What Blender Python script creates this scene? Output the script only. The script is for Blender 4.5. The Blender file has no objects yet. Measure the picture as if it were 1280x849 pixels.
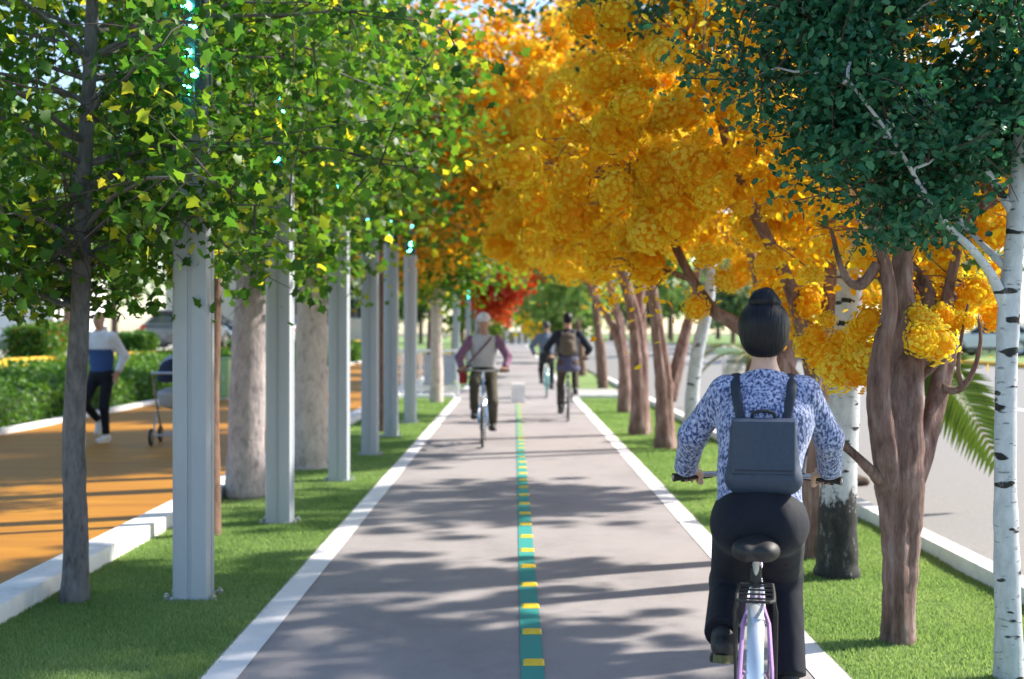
import bpy, bmesh, math, random
import numpy as np
from mathutils import Vector, Matrix, Euler

SC = bpy.context.scene
COL = SC.collection
R = math.radians

# ------------------------------------------------------------------ camera, world, sun, exposure
FPX, VX, VY, EYE = 1600.0, 643.0, 415.0, 1.6        # focal length in photo pixels, vanishing point, eye height
cd = bpy.data.cameras.new('camera')
cam = bpy.data.objects.new('camera', cd); COL.objects.link(cam)
cam.location = (0, 0, EYE); cam.rotation_euler = (R(90), 0, 0)
cd.sensor_width = 36.0; cd.lens = 36.0 * FPX / 1280.0
cd.shift_x = -(VX - 640) / 1280.0; cd.shift_y = (VY - 424.5) / 1280.0
cd.clip_start = 0.1; cd.clip_end = 3000
cd.dof.use_dof = True; cd.dof.focus_distance = 5.6; cd.dof.aperture_fstop = 2.2
SC.camera = cam

SUN_AZ, SUN_EL = math.atan2(0.93, 0.37), R(38)      # azimuth from +Y towards +X
w = bpy.data.worlds.new('World'); SC.world = w; w.use_nodes = True
nt = w.node_tree; bg = nt.nodes['Background']
sky = nt.nodes.new('ShaderNodeTexSky'); sky.sky_type = 'NISHITA'; sky.sun_disc = False
sky.sun_elevation = SUN_EL; sky.sun_rotation = SUN_AZ; sky.air_density = 1.0; sky.dust_density = 0.6
nt.links.new(sky.outputs[0], bg.inputs[0]); bg.inputs[1].default_value = 0.135
sl = bpy.data.lights.new('sun', 'SUN'); sl.energy = 5.0; sl.angle = R(1.6); sl.color = (1.0, 0.91, 0.79)
sun = bpy.data.objects.new('sun', sl); COL.objects.link(sun)
sdir = Vector((math.sin(SUN_AZ) * math.cos(SUN_EL), math.cos(SUN_AZ) * math.cos(SUN_EL), math.sin(SUN_EL)))
sun.rotation_euler = (-sdir).to_track_quat('-Z', 'Y').to_euler(); sun.location = (30, 20, 40)
SC.view_settings.view_transform = 'Standard'; SC.view_settings.look = 'None'
SC.view_settings.exposure = 1.14; SC.view_settings.gamma = 1.0
SC.cycles.max_bounces = 8; SC.cycles.transparent_max_bounces = 8
SC.cycles.use_denoising = True

# ------------------------------------------------------------------ helpers
def at(px, py, d):
    return Vector(((px - VX) / FPX * d, d, EYE - (py - VY) / FPX * d))
def gd(py, z=0.0):
    return (EYE - z) * FPX / (py - VY)
def lin(h):
    h = h.lstrip('#'); o = []
    for i in (0, 2, 4):
        c = int(h[i:i + 2], 16) / 255.0
        o.append(c / 12.92 if c <= 0.04045 else ((c + 0.055) / 1.055) ** 2.4)
    return tuple(o) + (1.0,)

def newmat(name):
    m = bpy.data.materials.new(name); m.use_nodes = True
    t = m.node_tree; b = t.nodes['Principled BSDF']
    return m, t, b
def ramp(t, stops, interp='LINEAR'):
    r = t.nodes.new('ShaderNodeValToRGB'); r.color_ramp.interpolation = interp
    e = r.color_ramp.elements
    while len(e) < len(stops): e.new(0.5)
    for el, (p, c) in zip(e, stops):
        el.position = p; el.color = c if len(c) == 4 else tuple(c) + (1,)
    return r
def noise(t, scale, detail=4, rough=0.6, sc=(1, 1, 1), coord='Object'):
    tc = t.nodes.new('ShaderNodeTexCoord'); mp = t.nodes.new('ShaderNodeMapping')
    mp.inputs['Scale'].default_value = sc
    n = t.nodes.new('ShaderNodeTexNoise'); n.inputs['Scale'].default_value = scale
    n.inputs['Detail'].default_value = detail; n.inputs['Roughness'].default_value = rough
    t.links.new(tc.outputs[coord], mp.inputs[0]); t.links.new(mp.outputs[0], n.inputs[0])
    return n
def bump(t, b, src, strength=0.3, dist=0.02):
    bp = t.nodes.new('ShaderNodeBump'); bp.inputs['Strength'].default_value = strength
    bp.inputs['Distance'].default_value = dist
    t.links.new(src, bp.inputs['Height']); t.links.new(bp.outputs[0], b.inputs['Normal'])
def mat(name, c1, c2=None, scale=8, rough=0.6, metal=0.0, bmp=0.0, bd=0.01, sc=(1, 1, 1), lo=0.35, hi=0.65, detail=5, spec=None):
    m, t, b = newmat(name)
    b.inputs['Roughness'].default_value = rough; b.inputs['Metallic'].default_value = metal
    if spec is not None: b.inputs['Specular IOR Level'].default_value = spec
    if c2 is None: c2 = tuple(min(1, x * 0.82) for x in c1[:3])
    n = noise(t, scale, detail, 0.6, sc)
    r = ramp(t, [(lo, c2), (hi, c1)])
    t.links.new(n.outputs['Fac'], r.inputs[0]); t.links.new(r.outputs[0], b.inputs['Base Color'])
    if bmp: bump(t, b, n.outputs['Fac'], bmp, bd)
    return m
def leafmat(name, stops, trans=0.5, rough=0.45, tboost=1.0, spec=0.35, tr_=1.12):
    m, t, b = newmat(name)
    at_ = t.nodes.new('ShaderNodeAttribute'); at_.attribute_name = 'tint'
    r = ramp(t, stops); t.links.new(at_.outputs['Fac'], r.inputs[0])
    t.links.new(r.outputs[0], b.inputs['Base Color']); b.inputs['Roughness'].default_value = rough
    b.inputs['Specular IOR Level'].default_value = spec
    tr = t.nodes.new('ShaderNodeBsdfTranslucent'); mx = t.nodes.new('ShaderNodeMixShader')
    mul = t.nodes.new('ShaderNodeMix'); mul.data_type = 'RGBA'; mul.blend_type = 'MULTIPLY'; mul.inputs[0].default_value = 1
    mul.inputs[7].default_value = (tboost * tr_, tboost, tboost * 0.6, 1)
    t.links.new(r.outputs[0], mul.inputs[6]); t.links.new(mul.outputs[2], tr.inputs[0])
    mx.inputs[0].default_value = trans
    t.links.new(b.outputs[0], mx.inputs[1]); t.links.new(tr.outputs[0], mx.inputs[2])
    t.links.new(mx.outputs[0], t.nodes['Material Output'].inputs[0])
    return m

def link(name, me, m=None, parent=None):
    o = bpy.data.objects.new(name, me); COL.objects.link(o)
    if m is not None and len(me.materials) == 0:
        for x in (m if isinstance(m, (list, tuple)) else [m]): me.materials.append(x)
    if parent is not None: o.parent = parent
    return o
def tag(o, label=None, cat=None, group=None, kind=None):
    if label: o['label'] = label
    if cat: o['category'] = cat
    if group: o['group'] = group
    if kind: o['kind'] = kind
    return o
def empty(name, loc=(0, 0, 0), rz=0.0, label=None, cat=None, group=None, kind=None):
    o = bpy.data.objects.new(name, None); COL.objects.link(o); o.empty_display_size = 0.2
    o.location = loc; o.rotation_euler = (0, 0, rz)
    return tag(o, label, cat, group, kind)
def npmesh(name, V, F, smooth=False, tint=None):
    """V (n,3) array, F (m,k) array: one mesh, quick"""
    V = np.asarray(V, np.float32); F = np.asarray(F, np.int32); k = F.shape[1]
    me = bpy.data.meshes.new(name)
    me.vertices.add(len(V)); me.vertices.foreach_set('co', V.ravel())
    me.loops.add(F.size); me.loops.foreach_set('vertex_index', F.ravel())
    me.polygons.add(len(F)); me.polygons.foreach_set('loop_start', np.arange(0, F.size, k, dtype=np.int32))
    if smooth: me.polygons.foreach_set('use_smooth', np.ones(len(F), bool))
    if tint is not None:
        a = me.attributes.new('tint', 'FLOAT', 'POINT'); a.data.foreach_set('value', np.asarray(tint, np.float32))
    me.update(calc_edges=True)
    return me

class MB:
    """collects simple shapes into ONE mesh"""
    def __init__(s): s.v = []; s.f = []; s.mi = []; s.cur = 0
    def add(s, vs, fs):
        o = len(s.v); s.v += [tuple(p) for p in vs]
        for f in fs: s.f.append([i + o for i in f]); s.mi.append(s.cur)
        return s
    def box(s, c, d, bevel=0.0, rot=None, seg=1):
        bm = bmesh.new(); bmesh.ops.create_cube(bm, size=1)
        bmesh.ops.scale(bm, vec=d, verts=bm.verts)
        if bevel: bmesh.ops.bevel(bm, geom=bm.edges[:], offset=bevel, segments=seg, affect='EDGES', profile=0.7)
        M = Matrix.Translation(c) @ (rot.to_matrix().to_4x4() if rot is not None else Matrix())
        bm.verts.ensure_lookup_table(); bm.verts.index_update()
        s.add([M @ v.co for v in bm.verts], [[v.index for v in f.verts] for f in bm.faces]); bm.free()
        return s
    def tube(s, pts, rad, n=8, cap=True, flat=None, ref=None, flute=0.0, ph=0.0):
        pts = [Vector(p) for p in pts]
        if not isinstance(rad, (list, tuple)): rad = [rad] * len(pts)
        u = None; rings = []
        for i, p in enumerate(pts):
            t = (pts[min(i + 1, len(pts) - 1)] - pts[max(i - 1, 0)])
            t = t.normalized() if t.length > 1e-9 else Vector((0, 0, 1))
            if u is None:
                a = Vector(ref) if ref is not None else (Vector((1, 0, 0)) if abs(t.x) < 0.9 else Vector((0, 1, 0)))
                u = (a - t * a.dot(t)).normalized()
            else:
                u = (u - t * u.dot(t)); u = u.normalized() if u.length > 1e-6 else Vector((1, 0, 0))
            v = t.cross(u); fl = flat if flat else 1.0; fu = lambda k, i=i: 1 + (flute * (math.sin(6 * math.pi * k / n + ph + 0.12 * i) + 0.6 * math.sin(10 * math.pi * k / n + 2 * ph - 0.17 * i)) if flute else 0)
            rings.append([p + (u * math.cos(2 * math.pi * k / n) + v * math.sin(2 * math.pi * k / n) * fl) * (rad[i] * fu(k)) for k in range(n)])
        vs = [q for r in rings for q in r]; fs = []
        for i in range(len(pts) - 1):
            for k in range(n):
                a = i * n + k; b = i * n + (k + 1) % n
                fs.append([a, b, b + n, a + n])
        if cap: fs.append(list(range(n))[::-1]); fs.append([len(vs) - n + k for k in range(n)])
        return s.add(vs, fs)
    def ell(s, c, r, seg=16, rings=10, rot=None):
        vs = []; fs = []
        for i in range(rings + 1):
            th = math.pi * i / rings
            for k in range(seg):
                ph = 2 * math.pi * k / seg
                p = Vector((r[0] * math.sin(th) * math.cos(ph), r[1] * math.sin(th) * math.sin(ph), r[2] * math.cos(th)))
                if rot is not None: p = rot.to_matrix() @ p
                vs.append(Vector(c) + p)
        for i in range(rings):
            for k in range(seg):
                a = i * seg + k; b = i * seg + (k + 1) % seg
                fs.append([a, a + seg, b + seg, b])
        return s.add(vs, fs)
    def lathe(s, prof, n=24, c=(0, 0, 0), axis='z', closed=False):
        vs = []; fs = []; m = len(prof)
        for k in range(n):
            a = 2 * math.pi * k / n
            for r, h in prof:
                p = {'z': (r * math.cos(a), r * math.sin(a), h), 'x': (h, r * math.cos(a), r * math.sin(a))}[axis]
                vs.append(Vector(c) + Vector(p))
        for k in range(n):
            k2 = (k + 1) % n
            for j in range(m if closed else m - 1):
                j2 = (j + 1) % m
                fs.append([k * m + j, k2 * m + j, k2 * m + j2, k * m + j2])
        return s.add(vs, fs)
    def extrude(s, poly, z0, z1):
        n = len(poly)
        vs = [(x, y, z0) for x, y in poly] + [(x, y, z1) for x, y in poly]
        fs = [[i, (i + 1) % n, (i + 1) % n + n, i + n] for i in range(n)] + [list(range(n))[::-1], list(range(n, 2 * n))]
        return s.add(vs, fs)
    def prism_x(s, poly, x0, x1):
        n = len(poly)
        vs = [(x0, y, z) for y, z in poly] + [(x1, y, z) for y, z in poly]
        fs = [[i, (i + 1) % n, (i + 1) % n + n, i + n] for i in range(n)] + [list(range(n))[::-1], list(range(n, 2 * n))]
        return s.add(vs, fs)
    def quad(s, a, b, c, d): return s.add([a, b, c, d], [[0, 1, 2, 3]])
    def mesh(s, name, smooth=35):
        me = bpy.data.meshes.new(name); me.from_pydata(s.v, [], s.f)
        if any(s.mi): me.polygons.foreach_set('material_index', s.mi)
        bm = bmesh.new(); bm.from_mesh(me); bmesh.ops.recalc_face_normals(bm, faces=bm.faces); bm.to_mesh(me); bm.free()
        if smooth:
            me.polygons.foreach_set('use_smooth', [True] * len(me.polygons))
            me.set_sharp_from_angle(angle=R(smooth))
        me.update(); return me
    def build(s, name, m=None, parent=None, smooth=35):
        return link(name, s.mesh(name, smooth), m, parent)

# ------------------------------------------------------------------ materials
M = {}
m, t, b = newmat('path_asphalt'); M['asphalt'] = m
g1 = noise(t, 130, 6, 0.75); g2 = noise(t, 0.9, 6, 0.6, (1, 0.5, 1)); g3 = noise(t, 5.5, 5, 0.7)
m1 = t.nodes.new('ShaderNodeMath'); m1.operation = 'MULTIPLY_ADD'; m1.inputs[1].default_value = 0.7; t.links.new(g2.outputs['Fac'], m1.inputs[0]); t.links.new(g1.outputs['Fac'], m1.inputs[2])
m2 = t.nodes.new('ShaderNodeMath'); m2.operation = 'MULTIPLY_ADD'; m2.inputs[1].default_value = 0.35; t.links.new(g3.outputs['Fac'], m2.inputs[0]); t.links.new(m1.outputs[0], m2.inputs[2])
r_ = ramp(t, [(0.70, (0.195, 0.183, 0.190)), (1.0, (0.265, 0.249, 0.255)), (1.0, (0.30, 0.28, 0.285))]); t.links.new(m2.outputs[0], r_.inputs[0]); t.links.new(r_.outputs[0], b.inputs['Base Color'])
b.inputs['Roughness'].default_value = 0.9; b.inputs['Specular IOR Level'].default_value = 0.25; bump(t, b, g1.outputs['Fac'], 0.35, 0.005)
M['road'] = mat('road_asphalt', (0.24, 0.235, 0.23), (0.18, 0.178, 0.175), 40, 0.85, bmp=0.3, bd=0.006, detail=9)
M['paving'] = mat('pale_paving', (0.42, 0.40, 0.38), (0.35, 0.335, 0.32), 12, 0.8, bmp=0.1)
m, t, b = newmat('white_paint'); M['white_paint'] = m
g1 = noise(t, 55, 8, 0.8); g2 = noise(t, 2.5, 4, 0.6); m1 = t.nodes.new('ShaderNodeMath'); m1.operation = 'MULTIPLY_ADD'; m1.inputs[1].default_value = 0.45; t.links.new(g2.outputs['Fac'], m1.inputs[0]); t.links.new(g1.outputs['Fac'], m1.inputs[2])
r_ = ramp(t, [(0.48, (0.5, 0.49, 0.49)), (0.57, (0.7068000000000001, 0.7068000000000001, 0.7254)), (0.95, (0.76, 0.76, 0.78))]); t.links.new(m1.outputs[0], r_.inputs[0]); t.links.new(r_.outputs[0], b.inputs['Base Color']); b.inputs['Roughness'].default_value = 0.7; bump(t, b, g1.outputs['Fac'], 0.3, 0.004)
M['kerb'] = mat('kerb_concrete', (0.80, 0.79, 0.79), (0.66, 0.65, 0.65), 6, 0.7, bmp=0.15, bd=0.004, sc=(1, 1, 1), lo=0.3, hi=0.55, detail=8)
m, t, b = newmat('teal_paint'); M['teal'] = m
g1 = noise(t, 55, 8, 0.8); g2 = noise(t, 2.5, 4, 0.6); m1 = t.nodes.new('ShaderNodeMath'); m1.operation = 'MULTIPLY_ADD'; m1.inputs[1].default_value = 0.45; t.links.new(g2.outputs['Fac'], m1.inputs[0]); t.links.new(g1.outputs['Fac'], m1.inputs[2])
r_ = ramp(t, [(0.52, (0.13, 0.22, 0.21)), (0.61, (0.018600000000000002, 0.2697, 0.24645000000000003)), (0.95, (0.02, 0.29, 0.265))]); t.links.new(m1.outputs[0], r_.inputs[0]); t.links.new(r_.outputs[0], b.inputs['Base Color']); b.inputs['Roughness'].default_value = 0.7; bump(t, b, g1.outputs['Fac'], 0.3, 0.004)
M['yellow_marker'] = mat('yellow_marker', (0.85, 0.62, 0.04), (0.72, 0.5, 0.04), 60, 0.45)
M['yellow_kerb'] = mat('yellow_kerb', (0.75, 0.45, 0.03), (0.6, 0.36, 0.04), 5, 0.7)
M['soil'] = mat('brown_soil', (0.10, 0.065, 0.042), (0.05, 0.034, 0.024), 25, 0.95, bmp=0.6, bd=0.03)
M['turf'] = mat('turf', (0.19, 0.29, 0.11), (0.12, 0.21, 0.07), 9, 0.9, bmp=0.4, bd=0.02, detail=9)
M['lawn_far'] = mat('lawn_far', (0.19, 0.29, 0.08), (0.12, 0.20, 0.05), 1.2, 0.9, detail=9)
M['ground'] = mat('dry_ground', (0.16, 0.15, 0.10), (0.09, 0.11, 0.05), 0.5, 0.95, detail=9)
# orange resin running path, shadow bands across it painted into the colour
m, t, b = newmat('orange_path'); M['orange'] = m
n1 = noise(t, 1.6, 6, 0.65, (0.35, 3.0, 1)); n2 = noise(t, 55, 5, 0.7)
mxf = t.nodes.new('ShaderNodeMath'); mxf.operation = 'MULTIPLY_ADD'; mxf.inputs[1].default_value = 0.3
t.links.new(n2.outputs['Fac'], mxf.inputs[0]); t.links.new(n1.outputs['Fac'], mxf.inputs[2])
rr = ramp(t, [(0.42, (0.30, 0.118, 0.007)), (0.62, (0.37, 0.158, 0.010)), (0.85, (0.45, 0.21, 0.014))])
t.links.new(mxf.outputs[0], rr.inputs[0]); t.links.new(rr.outputs[0], b.inputs['Base Color'])
b.inputs['Roughness'].default_value = 0.55; b.inputs['Specular IOR Level'].default_value = 0.2; bump(t, b, n2.outputs['Fac'], 0.12, 0.003)
# painted steel poles
M['pole'] = mat('pole_steel', (0.40, 0.44, 0.49), (0.33, 0.37, 0.42), 2.5, 0.5, 0.1, sc=(1, 1, 0.2), detail=6)
M['pole_dark'] = mat('lantern_housing', (0.05, 0.09, 0.10), (0.03, 0.06, 0.07), 6, 0.4, 0.3)
M['steel'] = mat('brushed_steel', (0.62, 0.63, 0.65), (0.5, 0.51, 0.53), 20, 0.3, 0.9)
M['black'] = mat('black_rubber', (0.018, 0.018, 0.020), (0.010, 0.010, 0.011), 40, 0.6)
M['blackgloss'] = mat('black_enamel', (0.015, 0.015, 0.018), (0.010, 0.010, 0.012), 10, 0.25)
m, t, b = newmat('cyan_led'); M['led'] = m
b.inputs['Base Color'].default_value = (0.1, 0.8, 0.75, 1); b.inputs['Emission Color'].default_value = (0.12, 1.0, 0.9, 1); b.inputs['Emission Strength'].default_value = 14

def barkmat(name, stops, scale=14, stretch=0.22, bmp=0.9, bd=0.03):
    m, t, b = newmat(name)
    n1 = noise(t, scale, 8, 0.7, (1, 1, stretch)); n2 = noise(t, scale * 0.35, 4, 0.5, (1, 1, 0.6))
    ad = t.nodes.new('ShaderNodeMath'); ad.operation = 'MULTIPLY_ADD'; ad.inputs[1].default_value = 0.5
    t.links.new(n2.outputs['Fac'], ad.inputs[0]); t.links.new(n1.outputs['Fac'], ad.inputs[2])
    r = ramp(t, stops); t.links.new(ad.outputs[0], r.inputs[0]); t.links.new(r.outputs[0], b.inputs['Base Color'])
    b.inputs['Roughness'].default_value = 0.9; bump(t, b, ad.outputs[0], bmp, bd)
    return m
M['bark_maple'] = barkmat('maple_bark', [(0.5, (0.055, 0.052, 0.055)), (0.75, (0.15, 0.145, 0.15)), (1.0, (0.23, 0.22, 0.22))], 26, 0.35)
M['bark_lilac'] = barkmat('lilac_bark', [(0.5, (0.16, 0.14, 0.15)), (0.72, (0.34, 0.30, 0.31)), (0.95, (0.45, 0.40, 0.40))], 22, 0.5)
M['bark_pale'] = barkmat('pale_flaking_bark', [(0.52, (0.14, 0.11, 0.10)), (0.66, (0.42, 0.36, 0.33)), (0.9, (0.55, 0.49, 0.45))], 17, 0.6)
M['bark_myrtle'] = barkmat('myrtle_bark', [(0.52, (0.060, 0.034, 0.030)), (0.66, (0.19, 0.108, 0.090)), (0.80, (0.30, 0.185, 0.16)), (0.95, (0.42, 0.33, 0.31))], 21, 0.16, 1.0, 0.05)
M['bark_brown'] = barkmat('brown_bark', [(0.5, (0.07, 0.04, 0.03)), (0.8, (0.19, 0.11, 0.08)), (1, (0.25, 0.17, 0.13))], 20, 0.25)
def birchmat(name, base_h):
    m, t, b = newmat(name)
    lent = noise(t, 6, 3, 0.5, (2.6, 2.6, 11)); scar = noise(t, 4.2, 2, 0.45, (1.5, 1.5, 4.2)); fine = noise(t, 18, 6, 0.7, (1, 1, 0.5))
    r1 = ramp(t, [(0.63, (0, 0, 0)), (0.69, (1, 1, 1))]); t.links.new(lent.outputs['Fac'], r1.inputs[0])
    r2 = ramp(t, [(0.62, (0, 0, 0)), (0.65, (1, 1, 1))]); t.links.new(scar.outputs['Fac'], r2.inputs[0])
    tc = t.nodes.new('ShaderNodeTexCoord'); sp = t.nodes.new('ShaderNodeSeparateXYZ'); t.links.new(tc.outputs['Object'], sp.inputs[0])
    mm = t.nodes.new('ShaderNodeMath'); mm.operation = 'MULTIPLY_ADD'; mm.inputs[1].default_value = 0.55 * base_h / 0.35 if base_h else 0.0
    ma = t.nodes.new('ShaderNodeMath'); ma.operation = 'SUBTRACT'
    t.links.new(fine.outputs['Fac'], mm.inputs[0]); mm.inputs[2].default_value = base_h - 0.27 if base_h else -1
    t.links.new(mm.outputs[0], ma.inputs[0]); t.links.new(sp.outputs['Z'], ma.inputs[1])
    r3 = ramp(t, [(0.0, (0, 0, 0)), (0.05, (1, 1, 1))]); t.links.new(ma.outputs[0], r3.inputs[0])
    mx1 = t.nodes.new('ShaderNodeMath'); mx1.operation = 'MAXIMUM'; mx2 = t.nodes.new('ShaderNodeMath'); mx2.operation = 'MAXIMUM'
    hl = t.nodes.new('ShaderNodeMath'); hl.operation = 'MULTIPLY'; hl.inputs[1].default_value = 0.55; t.links.new(r1.outputs[0], hl.inputs[0])
    t.links.new(hl.outputs[0], mx1.inputs[0]); t.links.new(r2.outputs[0], mx1.inputs[1])
    t.links.new(mx1.outputs[0], mx2.inputs[0]); t.links.new(r3.outputs[0], mx2.inputs[1])
    base = ramp(t, [(0.3, (0.36, 0.39, 0.42)), (0.7, (0.60, 0.62, 0.65))]); t.links.new(fine.outputs['Fac'], base.inputs[0])
    mx = t.nodes.new('ShaderNodeMix'); mx.data_type = 'RGBA'; t.links.new(mx2.outputs[0], mx.inputs[0]); t.links.new(base.outputs[0], mx.inputs[6])
    dk = ramp(t, [(0.42, (0.006, 0.006, 0.007)), (0.60, (0.03, 0.03, 0.028)), (0.68, (0.22, 0.23, 0.21))]); t.links.new(fine.outputs['Fac'], dk.inputs[0]); t.links.new(dk.outputs[0], mx.inputs[7])
    t.links.new(mx.outputs[2], b.inputs['Base Color']); b.inputs['Roughness'].default_value = 0.75; bump(t, b, mx2.outputs[0], 0.5, 0.012)
    return m
M['twig'] = mat('dark_twig', (0.07, 0.055, 0.045), None, 30, 0.9)
M['birch'] = birchmat('birch_bark', 0.0); M['birch_base'] = birchmat('birch_bark_rough_base', 0.46); M['birch_low'] = birchmat('birch_bark_dark_foot', 0.13)
M['maple_leaf'] = leafmat('maple_leaf', [(0.0, (0.016, 0.058, 0.011)), (0.40, (0.040, 0.125, 0.016)), (0.70, (0.12, 0.22, 0.020)), (1.0, (0.48, 0.46, 0.03))], 0.55, tboost=2.0)
M['green_leaf'] = leafmat('green_leaf', [(0.0, (0.022, 0.075, 0.012)), (0.5, (0.055, 0.15, 0.02)), (0.8, (0.18, 0.27, 0.03)), (1.0, (0.46, 0.40, 0.03))], 0.45, tboost=1.6)
M['autumn_leaf'] = leafmat('autumn_leaf', [(0.0, (0.06, 0.13, 0.015)), (0.33, (0.13, 0.19, 0.015)), (0.46, (0.45, 0.22, 0.012)), (0.75, (0.66, 0.34, 0.015)), (1.0, (0.75, 0.50, 0.03))], 0.55, tboost=1.7)
M['birch_leaf'] = leafmat('birch_leaf', [(0.0, (0.012, 0.075, 0.042)), (0.6, (0.028, 0.145, 0.078)), (1.0, (0.085, 0.24, 0.11))], 0.3, 0.4, tboost=1.2)
M['far_leaf'] = leafmat('far_leaf', [(0.0, (0.06, 0.14, 0.04)), (0.6, (0.13, 0.24, 0.07)), (1.0, (0.24, 0.34, 0.10))], 0.42, tboost=1.7)  # lightened in place of haze: distant brightness is put into the leaf colour
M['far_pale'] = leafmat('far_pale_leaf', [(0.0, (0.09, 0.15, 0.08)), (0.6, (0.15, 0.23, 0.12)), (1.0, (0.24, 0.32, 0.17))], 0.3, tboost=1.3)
M['far_red'] = leafmat('far_red_leaf', [(0.0, (0.30, 0.03, 0.012)), (0.6, (0.55, 0.07, 0.02)), (1.0, (0.65, 0.2, 0.02))], 0.4, tboost=1.3)
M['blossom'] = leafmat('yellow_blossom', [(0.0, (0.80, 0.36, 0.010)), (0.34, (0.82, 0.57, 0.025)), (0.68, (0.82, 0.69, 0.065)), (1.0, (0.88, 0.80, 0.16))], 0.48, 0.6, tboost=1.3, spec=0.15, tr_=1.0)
M['blossom_core'] = leafmat('blossom_core', [(0.0, (0.55, 0.19, 0.006)), (1.0, (0.72, 0.36, 0.01))], 0.55, 0.8, tboost=1.1, spec=0.1)
M['hedge_leaf'] = leafmat('hedge_leaf', [(0.0, (0.035, 0.11, 0.014)), (0.6, (0.085, 0.21, 0.022)), (1.0, (0.17, 0.32, 0.04))], 0.3, tboost=1.5)
M['hedge_core'] = mat('hedge_core', (0.02, 0.05, 0.01), (0.01, 0.03, 0.006), 6, 0.95)
M['palm'] = leafmat('palm_leaflet', [(0.0, (0.065, 0.125, 0.014)), (1.0, (0.09, 0.15, 0.02))], 0.3, tboost=1.4)
M['palm_rib'] = mat('palm_rib', (0.36, 0.28, 0.07), (0.25, 0.2, 0.05), 12, 0.5)
M['grass'] = leafmat('grass_blade', [(0.0, (0.125, 0.225, 0.075)), (0.5, (0.21, 0.325, 0.125)), (1.0, (0.33, 0.42, 0.21))], 0.45, 0.7, tboost=1.4, tr_=1.0, spec=0.25)

# ------------------------------------------------------------------ the setting
def strip(name, x0, x1, y0, y1, z, m, th=0.0, ny=1):
    b_ = MB()
    if th: b_.box(((x0 + x1) / 2, (y0 + y1) / 2, z - th / 2), (x1 - x0, y1 - y0, th))
    else: b_.quad((x0, y0, z), (x1, y0, z), (x1, y1, z), (x0, y1, z))
    return tag(b_.build(name, m, smooth=0), kind='structure')
strip('ground', -900, 900, -200, 1500, -0.08, M['ground'])
LAWN_END, CROSS_END, FAR = 31.0, 36.0, 168.0
strip('cycle_path', -1.46, 1.56, -6, FAR, 0.0, M['asphalt'], 0.07)
strip('lawn', -2.83, -1.46, -6, LAWN_END, -0.012, M['turf'], 0.05)
strip('lawn', 1.56, 2.985, -6, LAWN_END, -0.012, M['turf'], 0.05)
strip('lawn', -2.83, -1.46, CROSS_END, FAR, -0.012, M['lawn_far'], 0.05)
strip('lawn', 1.56, 2.985, CROSS_END, FAR, -0.012, M['lawn_far'], 0.05)
strip('plaza', -2.83, -1.46, LAWN_END + 0.22, CROSS_END, -0.004, M['paving'], 0.05)
strip('plaza', 1.56, 2.985, LAWN_END + 0.22, CROSS_END, -0.004, M['paving'], 0.05)
strip('running_path', -7.5, -3.05, -6, 90, 0.095, M['orange'], 0.16)
for y0, y1 in ((-6, LAWN_END), (CROSS_END, FAR)):
    strip('edge_line', -1.445, -1.279, y0, y1, 0.004, M['white_paint'])
    strip('edge_line', 1.386, 1.548, y0, y1, 0.004, M['white_paint'])
cl = strip('centre_line', 0.03, 0.14, -6, 28.6, 0.004, M['teal'])
mk = MB(); mk.add([(-0.045, -0.06, 0), (0.058, -0.06, 0), (0.058, 0.06, 0), (-0.045, 0.06, 0), (-0.033, -0.045, 0.008), (0.050, -0.045, 0.008), (0.045, 0.045, 0.008), (-0.028, 0.045, 0.008)],
   [[0, 1, 5, 4], [1, 2, 6, 5], [2, 3, 7, 6], [3, 0, 4, 7], [4, 5, 6, 7]])
mkm = mk.mesh('road_marker', 0); mkm.materials.append(M['yellow_marker'])
y = 3.0
while y < 28.5:
    o = link('road_marker', mkm, None, cl); o.location = (0.087, y, 0.005); y += 0.635

def kerb(name, x0, x1, y0, y1, z0, z1, m, step=1.5, axis='y', sl=None):
    root = empty(name, (0, 0, 0), kind='structure')
    meshes = {}
    yy = y0; k = 0
    while yy < y1 - 0.01:
        L = min(step, y1 - yy)
        key = round(L, 3)
        if key not in meshes:
            b_ = MB(); d = (x1 - x0, L - 0.006, z1 - z0) if axis == 'y' else (L - 0.006, x1 - x0, z1 - z0)
            b_.box((0, 0, 0), d, 0.012, seg=2); me = b_.mesh('kerb_stone'); me.materials.append(m); meshes[key] = me
        o = link('kerb_stone', meshes[key], None, root)
        c = ((x0 + x1) / 2, yy + L / 2, (z0 + z1) / 2)
        o.location = c if axis == 'y' else (c[1], c[0], c[2]); yy += L; k += 1
    return root
kerb('kerb', -3.05, -2.815, -4.5, 46.5, -0.07, 0.108, M['kerb'])
kerb('kerb', 2.985, 3.135, -4.5, 46.5, -0.07, 0.10, M['kerb'])
kerb('kerb', -7.66, -7.5, 9, 63, -0.05, 0.17, M['kerb'])
kerb('kerb', LAWN_END, LAWN_END + 0.22, 1.56, 2.985, -0.06, 0.08, M['kerb'], 1.43, 'x')
kerb('kerb', LAWN_END, LAWN_END + 0.22, -2.81, -1.46, -0.06, 0.08, M['kerb'], 1.4, 'x')
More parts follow.
